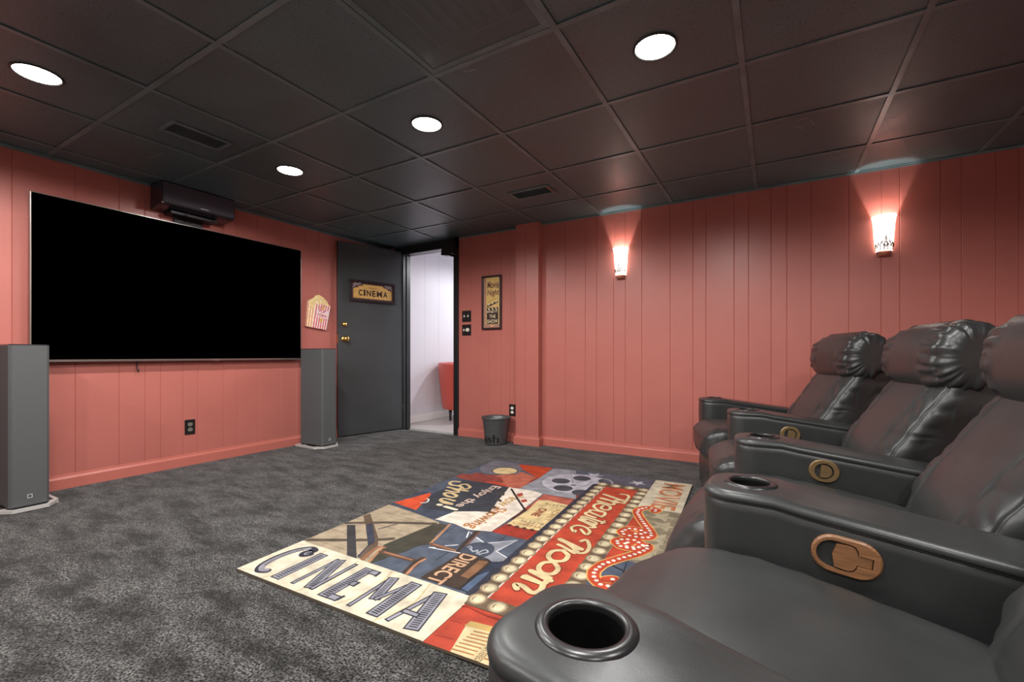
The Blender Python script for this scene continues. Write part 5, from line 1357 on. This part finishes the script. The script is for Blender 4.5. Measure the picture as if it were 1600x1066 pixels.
# ------------------------------------------------------------------ waste bin
wb = empty('waste_bin', (1.625, -.165, 0), 0, 'round dark grey metal waste bin lettered trash against the far wall', 'waste bin')
MB().lathe([(0, .004), (.100, .004), (.104, .0), (.106, .012), (.132, .225), (.140, .245), (.146, .256), (.147, .262), (.144, .263), (.137, .247), (.129, .225), (.103, .014), (0, .014)], 64).build('bucket', M_bin, wb)
MB().lathe([(0, .0155), (.101, .0155), (.1275, .222), (.1255, .222), (.099, .018), (0, .018)], 48).build('lining', M_binin, wb)
v, f = text_geo('trash', .02)
mb = MB(); vs = []
for px, py in v:
    zz = .022 + py * .082; ang = R(-192) + px * R(148); r_ = .1065 + (zz - .012) / .213 * .026 + .0008
    vs.append((r_ * math.cos(ang), r_ * math.sin(ang), zz))
mb.add(vs, f); mb.build('lettering', M_binlet, wb)

# ------------------------------------------------------------------ red tub chair in the hallway
tc_ = empty('tub_chair', (.395, 1.075, 0), R(200), 'red vinyl tub chair seen through the doorway in the hallway', 'chair')
mb = MB(); k = 40; rings = []
for z, ro in ((.15, .335), (.17, .350), (.30, .365), (.50, .385), (.70, .405), (.745, .405), (.762, .395), (.765, .37), (.755, .345), (.70, .335), (.42, .31)):
    rings.append([(ro * math.cos(R(-120) + R(240) * i / k), ro * math.sin(R(-120) + R(240) * i / k), z - (0.0 if z < .2 else (abs(i / k - .5) * 2) ** 3 * .10 * (z - .2))) for i in range(k + 1)])
vs = [p for r_ in rings for p in r_]; K = k + 1
fs = [(j * K + i, j * K + i + 1, (j + 1) * K + i + 1, (j + 1) * K + i) for j in range(len(rings) - 1) for i in range(k)]
mb.add(vs, fs, 0, True); mb.build('curved_back', M_redvinyl, tc_)
MB().lathe([(0, .15), (.30, .15), (.325, .17), (.325, .38), (.31, .42), (.25, .435), (0, .44)], 40).build('seat', M_redvinyl, tc_)
for a in (45, 135, 225, 315): MB().lathe([(0, 0), (.014, 0), (.022, .15), (0, .15)], 14, M=Matrix.Translation((.27 * math.cos(R(a)), .27 * math.sin(R(a)), 0))).build('leg', M_plastic, tc_)

# ------------------------------------------------------------------ rug
RO, RX, RY = Vector((2.117, -2.882, 0)), Vector((1.503, .042, 0)), Vector((-.112, 2.113, 0))
def rug_xf(a, b, z):
    lift = .006 * math.exp(-(b / .10) ** 2) * max(0, math.sin((a - .95) * 5.2)) if a > .95 else 0
    p = RX * (a / 1.5) + RY * (b / 2.1); return (p.x, p.y, .009 + z + lift + (.0003 if z > 0 else 0))
rg = MB(); cols = []
NX, NY = 40, 50
top = [rug_xf(1.5 * i / NX, 2.1 * j / NY, 0) for j in range(NY + 1) for i in range(NX + 1)]
rg.add(top, [(j * (NX + 1) + i, j * (NX + 1) + i + 1, (j + 1) * (NX + 1) + i + 1, (j + 1) * (NX + 1) + i) for j in range(NY) for i in range(NX)], 0); cols.append((0, len(rg.v), (88, 96, 112)))
edge = [(i, 0) for i in range(NX + 1)] + [(NX, j) for j in range(1, NY + 1)] + [(i, NY) for i in range(NX - 1, -1, -1)] + [(0, j) for j in range(NY - 1, 0, -1)]
vs = []
for i, j in edge:
    p = rug_xf(1.5 * i / NX, 2.1 * j / NY, 0); vs += [p, (p[0], p[1], p[2] - .0085)]
n = len(edge); rg.add(vs, [(2 * i, 2 * ((i + 1) % n), 2 * ((i + 1) % n) + 1, 2 * i + 1) for i in range(n)], 1)
def clampart(shapes):
    for vs, fs, c in shapes:
        for v in vs: v.x = min(1.5, max(0, v.x)); v.y = min(2.1, max(0, v.y))
    # long polygons follow the lifted edge: cut anything that spans it into a grid of small faces
    out = []
    for vs, fs, c in shapes:
        if min(v.y for v in vs) < .3 and max(v.x for v in vs) > .95:
            bm = bmesh.new(); bv = [bm.verts.new(v) for v in vs]
            for f_ in fs:
                try: bm.faces.new([bv[q] for q in f_])
                except ValueError: pass
            for q in range(1, 20):
                for co, no in (((.95 + .04 * q, 0, 0), (1, 0, 0)), ((0, .022 * q, 0), (0, 1, 0))):
                    bmesh.ops.bisect_plane(bm, geom=bm.verts[:] + bm.edges[:] + bm.faces[:], plane_co=co, plane_no=no)
            bm.verts.index_update(); out.append(([v.co.copy() for v in bm.verts], [[v.index for v in f_.verts] for f_ in bm.faces], c)); bm.free()
        else: out.append((vs, fs, c))
    return out
add_art(rg, cols, clampart(art_shapes(RA, RC)), .00006, 0, rug_xf)
o = rg.build('area_rug', [M_rugprint, M_rugedge], fix=False); paint_cols(o, cols); o.location = (RO.x, RO.y, .001)
tag(o, 'cinema themed printed area rug on the charcoal carpet', 'rug')

# ------------------------------------------------------------------ recliners
def sm(x, a, b): x = min(1, max(0, (x - a) / (b - a))); return x * x * (3 - 2 * x)
def pillow(prof, W, power, nv, disp, k=7, crown=0.0):
    """closed (u,z) profile swept across v, pinched to rounded ends, displaced along its normals"""
    P = [Vector((u, z, 0)) for u, z in prof]; P = catmull(P, k, True); n = len(P)
    cu = sum(p.x for p in P) / n; cz = sum(p.y for p in P) / n
    verts = np.zeros((nv, n, 3))
    for j in range(nv):
        th = -math.pi / 2 + math.pi * (j + .0) / (nv - 1)
        v = W * math.copysign(abs(math.sin(th)) ** (2 / power), math.sin(th)); s = max(.02, max(0, math.cos(th)) ** (2 / power)) if 0 < j < nv - 1 else .02
        s = s * (1 - crown * (v / W) ** 2)
        for i, p in enumerate(P): verts[j, i] = (cu + (p.x - cu) * s, v, cz + (p.y - cz) * s)
    # resample v so that the flat middle has even stations
    du = np.roll(verts, -1, 1) - np.roll(verts, 1, 1); dv = np.gradient(verts, axis=0)
    nn = np.cross(dv, du); nn /= (np.linalg.norm(nn, axis=2, keepdims=True) + 1e-9)
    # outward?
    if ((verts[nv // 2] - np.array([cu, 0, cz])) * nn[nv // 2]).sum() < 0: nn = -nn
    out = verts.copy()
    for j in range(2, nv - 2):
        for i in range(n):
            u, v, z = verts[j, i]; out[j, i] = verts[j, i] + nn[j, i] * disp(u, v, z, nn[j, i])
    mb = MB(); vs = out.reshape(-1, 3).tolist()
    fs = [(j * n + i, j * n + (i + 1) % n, (j + 1) * n + (i + 1) % n, (j + 1) * n + i) for j in range(nv - 1) for i in range(n)]
    fs += [list(range(n)), [(nv - 1) * n + i for i in range(n)][::-1]]
    mb.add(vs, fs, 0, True); return mb
def groove(x, w_): return math.exp(-(x / w_) ** 2)
def nz(*p): return noise.noise(Vector(p))
def d_seat(u, v, z, n):
    d = .010 * (1 - (v / .25) ** 2) * (n[2] > .3)
    d += .0025 * nz(u * 7, v * 9, z * 7) + .0012 * nz(u * 4 + v * 18, v * 5, 3)
    front = sm(-u, .06, .16)
    d += front * .007 * (1.8 * abs(nz(u * 9, v * 20, z * 12)) - .3)
    d += .004 * sm(abs(v), .12, .24) * (1.6 * abs(nz(u * 14 + v * 8, v * 10, 5)) - .3)
    d -= .003 * groove(u + .06 + .08 * (v / .25) ** 2 * 0, .004) * 0
    return d
def seams_back(u, v, z, n):
    d = .012 * groove(v, .16)
    front = 1 if n[0] < .3 else 0
    bow = .135 + .02 * math.sin((z - .45) * 6)
    d -= front * .0055 * groove(abs(v) - bow, .0042)
    side = sm(abs(v), bow, bow + .02)
    if side > 0: d -= front * side * .006 * groove(z - .585 - .03 * (abs(v) - .2), .0042)
    d += front * side * (.0065 * (1.6 * abs(nz(v * 4 + 4, z * 17 + abs(v) * 14, 2)) - .3) + .002 * nz(v * 8, z * 36, 1))
    d += front * (1 - side) * .003 * nz(v * 5, z * 22, u * 3)
    d += front * .003 * nz(u * 5, v * 7, z * 7)
    d -= .006 * groove(abs(v) - .232, .004)
    return d
def d_head(u, v, z, n):
    d = .006 * groove(v, .15)
    bow = .115
    d -= .0035 * groove(abs(v) - bow, .0042)
    side = sm(abs(v), bow, bow + .03)
    du_, dz_ = u - .60, z - .86; rr_ = math.hypot(du_, dz_); cph, sph = du_ / (rr_ + 1e-6), dz_ / (rr_ + 1e-6)
    fold = 2.0 * abs(nz(cph * 3.6 + math.copysign(5, v), sph * 3.6, v * 5)) - .45
    d += side * sm(rr_, .045, .12) * (.0115 * fold + .0035 * nz(cph * 9, sph * 9, v * 14 + 2))
    d += (1 - side) * .002 * nz(u * 6, v * 4, z * 6)
    d -= .007 * groove(abs(v) - .222, .005)
    return d
SEAT = [(-.172, .365), (-.162, .412), (-.125, .448), (-.06, .464), (.08, .458), (.28, .432), (.44, .412), (.50, .395), (.50, .29), (.30, .26), (.05, .25), (-.08, .25), (-.135, .27), (-.165, .315)]
SEAT_LOW = [(-.240, .205), (-.232, .285), (-.195, .368), (-.135, .432), (-.055, .470), (.08, .472), (.28, .445), (.44, .412), (.50, .395), (.50, .29), (.30, .26), (.05, .24), (-.08, .18), (-.165, .125), (-.22, .14)]
BACK = [(.335, .38), (.340, .45), (.372, .525), (.425, .61), (.478, .69), (.525, .755), (.575, .84), (.63, .89), (.69, .89), (.725, .82), (.72, .68), (.68, .50), (.63, .34), (.56, .26), (.46, .27), (.37, .32)]
HEAD = [(.494, .845), (.503, .900), (.530, .948), (.575, .976), (.625, .985), (.67, .965), (.695, .92), (.70, .86), (.68, .79), (.63, .745), (.585, .727), (.535, .742), (.502, .785)]
FOOT = [(-.120, .300), (-.128, .22), (-.126, .12), (-.115, .062), (-.09, .06), (-.08, .12), (-.08, .25), (-.09, .30)]
def mesh_obj(name, me, parent):
    o = bpy.data.objects.new(name, me); link(o, parent); return o
AW = .092                                   # half width of an arm
def arm_meshes(z0):
    """arm in its own frame: +x back along the arm, origin on the floor under the cup holder"""
    def zt(u):
        return z0 - .135 * max(0, u - .03) - .0 * u if u > .03 + .06 else z0 - .135 * max(0, u - .03) ** 2 / .12
    F, B, rf, rb = -.088, .80, .060, .03
    path = []
    def arc(cx, cy, r, a0, a1, k): return [(cx + r * math.cos(R(a0 + (a1 - a0) * i / k)), cy + r * math.sin(R(a0 + (a1 - a0) * i / k))) for i in range(k + 1)]
    su = [.10 + (B - rb - .10) * i / 14 for i in range(15)]
    near = arc(F + rf, -AW + rf, rf, 180, 270, 8) + [(-.0, -AW), (.05, -AW)] + [(u, -AW) for u in su[:-1]] + arc(B - rb, -AW + rb, rb, 270, 360, 4)
    far = arc(B - rb, AW - rb, rb, 0, 90, 4) + [(u, AW) for u in su[:-1][::-1]] + [(.05, AW), (0, AW)] + arc(F + rf, AW - rf, rf, 90, 180, 8)
    path = near + far; n = len(path)
    cu = .35
    def inset(p, d):
        x, y = p; out = []
        # move towards the medial segment between (F+AW,0) and (B-AW,0)
        mx = min(max(x, F + AW), B - AW); v = Vector((mx - x, -y)); L = v.length
        return (x + v.x / L * d, y + v.y / L * d) if L > 1e-6 else (x, y)
    rings = []                              # (inset, drop)
    body = [(.006, None), (.004, .30), (.001, .18), (-.001, .09), (.0, .040), (.0008, .025), (.0040, .022)]
    pad = [(.0040, .022), (-.001, .0200), (-.0020, .0150), (-.0005, .0090), (.0040, .0045), (.010, .0015), (.020, .0003), (.030, .0)]
    def ring(d, drop):
        out = []
        for i, p in enumerate(path):
            q = inset(p, d); z = .03 if drop is None else zt(p[0]) - drop
            out.append((q[0], q[1], z))
        return out
    b = MB(); R_ = [ring(*q) for q in body]; vs = [v for r_ in R_ for v in r_]
    b.add(vs, [(j * n + i, j * n + (i + 1) % n, (j + 1) * n + (i + 1) % n, (j + 1) * n + i) for j in range(len(R_) - 1) for i in range(n)] + [list(range(n))[::-1]], 0, True)
    # vertical seam round the front corner
    p = MB(); R_ = [ring(*q) for q in pad]; vs = [v for r_ in R_ for v in r_]
    p.add(vs, [(j * n + i, j * n + (i + 1) % n, (j + 1) * n + (i + 1) % n, (j + 1) * n + i) for j in range(len(R_) - 1) for i in range(n)], 0, True)
    last = R_[-1]
    # structured cap behind u=.10, filled cap with the cup hole in front
    i_n = [i for i, q in enumerate(path) if abs(q[0] - .10) < 1e-6 and q[1] < 0][0]; i_f = [i for i, q in enumerate(path) if abs(q[0] - .10) < 1e-6 and q[1] > 0][0]
    m = 6; rows = []
    a, c = i_n, i_f
    while a < c:
        A_, C_ = Vector(last[a]), Vector(last[c]); rows.append([A_.lerp(C_, t / m) + Vector((0, 0, .004 * math.sin(math.pi * t / m))) for t in range(m + 1)]); a += 1; c -= 1
    vs = [v for r_ in rows for v in r_]
    p.add(vs, [(j * (m + 1) + i, j * (m + 1) + i + 1, (j + 1) * (m + 1) + i + 1, (j + 1) * (m + 1) + i) for j in range(len(rows) - 1) for i in range(m)], 0, True)
    bm = bmesh.new(); loop = [Vector(last[i]) for i in list(range(i_f, n)) + list(range(0, i_n + 1))] + [v for v in rows[0][1:-1]]
    lv = [bm.verts.new(v) for v in loop]; es = [bm.edges.new((lv[i], lv[(i + 1) % len(lv)])) for i in range(len(lv))]
    hv = [bm.verts.new((.047 * math.cos(2 * math.pi * i / 32), .047 * math.sin(2 * math.pi * i / 32), z0 + .0005)) for i in range(32)]
    es += [bm.edges.new((hv[i], hv[(i + 1) % 32])) for i in range(32)]
    bmesh.ops.triangle_fill(bm, edges=es, use_beauty=True)
    bm.verts.index_update(); p.add([v.co.copy() for v in bm.verts], [[v.index for v in f_.verts] for f_ in bm.faces], 0, True); bm.free()
    # piping along the seam
    pts = [Vector((q[0], q[1], zt(path[i][0]) - .0215)) for i, q in enumerate([inset(x, .0015) for x in path])]
    pp = MB().tube(pts + [pts[0]], .0020, 6)
    cup = MB().lathe([(.0393, z0 - .004), (.0395, z0 + .001), (.0398, z0 + .0025), (.0415, z0 + .0042), (.0450, z0 + .0050), (.0490, z0 + .0044), (.0520, z0 + .0028), (.0540, z0 + .0008), (.0545, z0 - .001)], 48)
    well = MB().lathe([(.0, z0 - .073), (.0355, z0 - .073), (.0382, z0 - .058), (.0392, z0 - .004)], 48)
    # recline handle plate on the seat side
    return b, p, pp, cup, well, zt
def handle(parent, zt, short):
    hx, hz, sl = .166, .492, -.11; th = math.atan(sl)
    M = Matrix.Translation((hx, -AW - .001, hz)) @ Matrix.Rotation(-th, 4, 'Y') @ Matrix.Rotation(R(90), 4, 'X')
    def stad(L, r, k=14): return [(L + r * math.cos(a), r * math.sin(a)) for a in [R(-90 + 180 * i / k) for i in range(k + 1)]] + [(-L + r * math.cos(a), r * math.sin(a)) for a in [R(90 + 180 * i / k) for i in range(k + 1)]]
    L_, r_ = (.006, .036) if short else (.019, .035)
    outer = stad(L_, r_); rim = [(x * .94, y * .92) for x, y in outer]; n = len(outer)
    cav = [(-.020 + .026 * math.cos(R(a)), .026 * math.sin(R(a))) for a in range(90, 271, 15)] + [(.004, -.026), (.012, -.024), (.017, -.017), (.018, -.010), (.040, -.010), (.040, .010), (.018, .010), (.017, .017), (.012, .024), (.004, .026)]
    lev = [(-.016, -.021), (.004, -.0235), (.011, -.021), (.015, -.0155), (.0165, -.0085), (.038, -.0085), (.038, .0085), (.0165, .0085), (.015, .0155), (.011, .021), (.004, .0235), (-.016, .021), (-.021, .0)]
    if short:                               # rounder plate with a D shaped lever
        cav = [(.0265 * math.cos(R(a)), .0255 * math.sin(R(a))) for a in range(0, 360, 15)]
        lev = [(-.010, -.020)] + [(.001 + .020 * math.cos(R(a)), .020 * math.sin(R(a))) for a in range(-90, 91, 15)] + [(-.010, .020)]
    h = MB(); vs = [M @ Vector((x, y, -.004)) for x, y in outer] + [M @ Vector((x, y, .004)) for x, y in outer] + [M @ Vector((x, y, .007)) for x, y in rim]
    h.add(vs, [(j * n + i, j * n + (i + 1) % n, (j + 1) * n + (i + 1) % n, (j + 1) * n + i) for j in range(2) for i in range(n)], 0, False)
    bm = bmesh.new(); a = [bm.verts.new((x, y, .007)) for x, y in rim]; c = [bm.verts.new((x, y, .007)) for x, y in cav]
    es = [bm.edges.new((a[i], a[(i + 1) % n])) for i in range(n)] + [bm.edges.new((c[i], c[(i + 1) % len(c)])) for i in range(len(c))]
    bmesh.ops.triangle_fill(bm, edges=es, use_beauty=True); bm.verts.index_update()
    h.add([M @ v.co for v in bm.verts], [[v.index for v in f_.verts] for f_ in bm.faces]); bm.free()
    m = len(cav); h.add([M @ Vector((x, y, .007)) for x, y in cav] + [M @ Vector((x, y, -.006)) for x, y in cav], [(i, (i + 1) % m, m + (i + 1) % m, m + i) for i in range(m)])
    o = h.build('handle_plate', M_bronze if short else M_wood, parent, fix=False); o['label'] = 'round bronze handle plate' if short else 'oval brown wood effect plate'
    cb = MB().prism([(x * .99, y * .99) for x, y in cav], -.006, -.0045, M=M); cb.build('handle_recess', M_cavity, parent)
    lv = MB().prism(lev, -.0045, .0068, M=M @ Matrix.Rotation(R(3), 4, 'Y')); o = lv.build('release_lever', M_bronze if short else M_wood, parent); o['label'] = 'bronze D shaped release lever' if short else 'brown wood effect release lever'
ARMS = [((3.802, -3.43), -10, .580), ((3.926, -2.745), -3, .580), ((3.937, -2.045), 5, .575), ((3.856, -1.33), 12, .590), ((3.628, -.625), 20, .580)]
LBL = ['nearest black leather recliner, its cup holder and seat filling the bottom right corner', 'second black leather recliner from the viewer, headrest cut by the right edge of the picture',
       'third black leather recliner from the viewer, between two others', 'farthest black leather recliner, closest to the red far wall']
head_me = back_me = seat_me = foot_me = None
def add_arm(root, i, with_handle=True):
    (cx, cy), th, z0 = ARMS[i]
    b, p, pp, cup, well, zt = arm_meshes(z0)
    Mi = (Matrix.Translation(root.location) @ Matrix.Rotation(root.rotation_euler.z, 4, 'Z')).inverted() @ Matrix.Translation((cx, cy, 0)) @ Matrix.Rotation(R(th), 4, 'Z')
    a = b.build('armrest', M_leather, root); a.matrix_local = Mi
    for mb, nm, m in ((p, 'arm_pad', M_leather), (pp, 'piping', M_leather), (cup, 'cup_holder', M_plastic), (well, 'cup_well', M_cup)): mb.build(nm, m, a)
    if with_handle: handle(a, zt, i > 1)
for i in range(4):
    (x0, y0), t0, _ = ARMS[i]; (x1, y1), t1, _ = ARMS[i + 1]
    th = R((t0 + t1) / 2); root = empty('recliner', ((x0 + x1) / 2, (y0 + y1) / 2, 0), th, LBL[i], 'recliner', 'curved row of leather recliners')
    if seat_me is None:
        seat_low = pillow(SEAT_LOW, .250, 7, 80, d_seat); so = seat_low.build('seat_cushion', M_leather, root); seat_me = so.data; spare = pillow(SEAT, .250, 7, 80, d_seat).build('seat_cushion', M_leather); seat_hi = spare.data; bpy.data.objects.remove(spare)
        fo = pillow(FOOT, .250, 8, 40, lambda u, v, z, n: .003 * nz(u * 8, v * 12, z * 12)).build('footrest', M_leather, root); foot_me = fo.data
        bo = pillow(BACK, .252, 7, 110, seams_back, 9).build('backrest', M_leather, root); back_me = bo.data
        ho = pillow(HEAD, .272, 6, 120, d_head, 9).build('headrest', M_leather, root); head_me = ho.data
        base = MB().box(-.08, .62, -.25, .25, .03, .27, bev=.01); bso = base.build('base', M_leather, root); base_me = bso.data
    else:
        for nm, me in (('seat_cushion', seat_me if i == 1 else seat_hi), ('footrest', foot_me), ('backrest', back_me), ('headrest', head_me), ('base', base_me)): mesh_obj(nm, me, root)
    for ob in root.children:
        if ob.name.startswith(('backrest', 'headrest')): ob.location = ((.030, .034, .016, 0)[i], 0, 0)
    for q in ((0, -.2), (0, .2), (.55, -.2), (.55, .2)): MB().lathe([(0, 0), (.02, 0), (.024, .032), (0, .032)], 14, M=Matrix.Translation((q[0], q[1], 0))).build('foot', M_plastic, root)
    if i == 0: add_arm(root, 0, False)
    add_arm(root, i + 1)
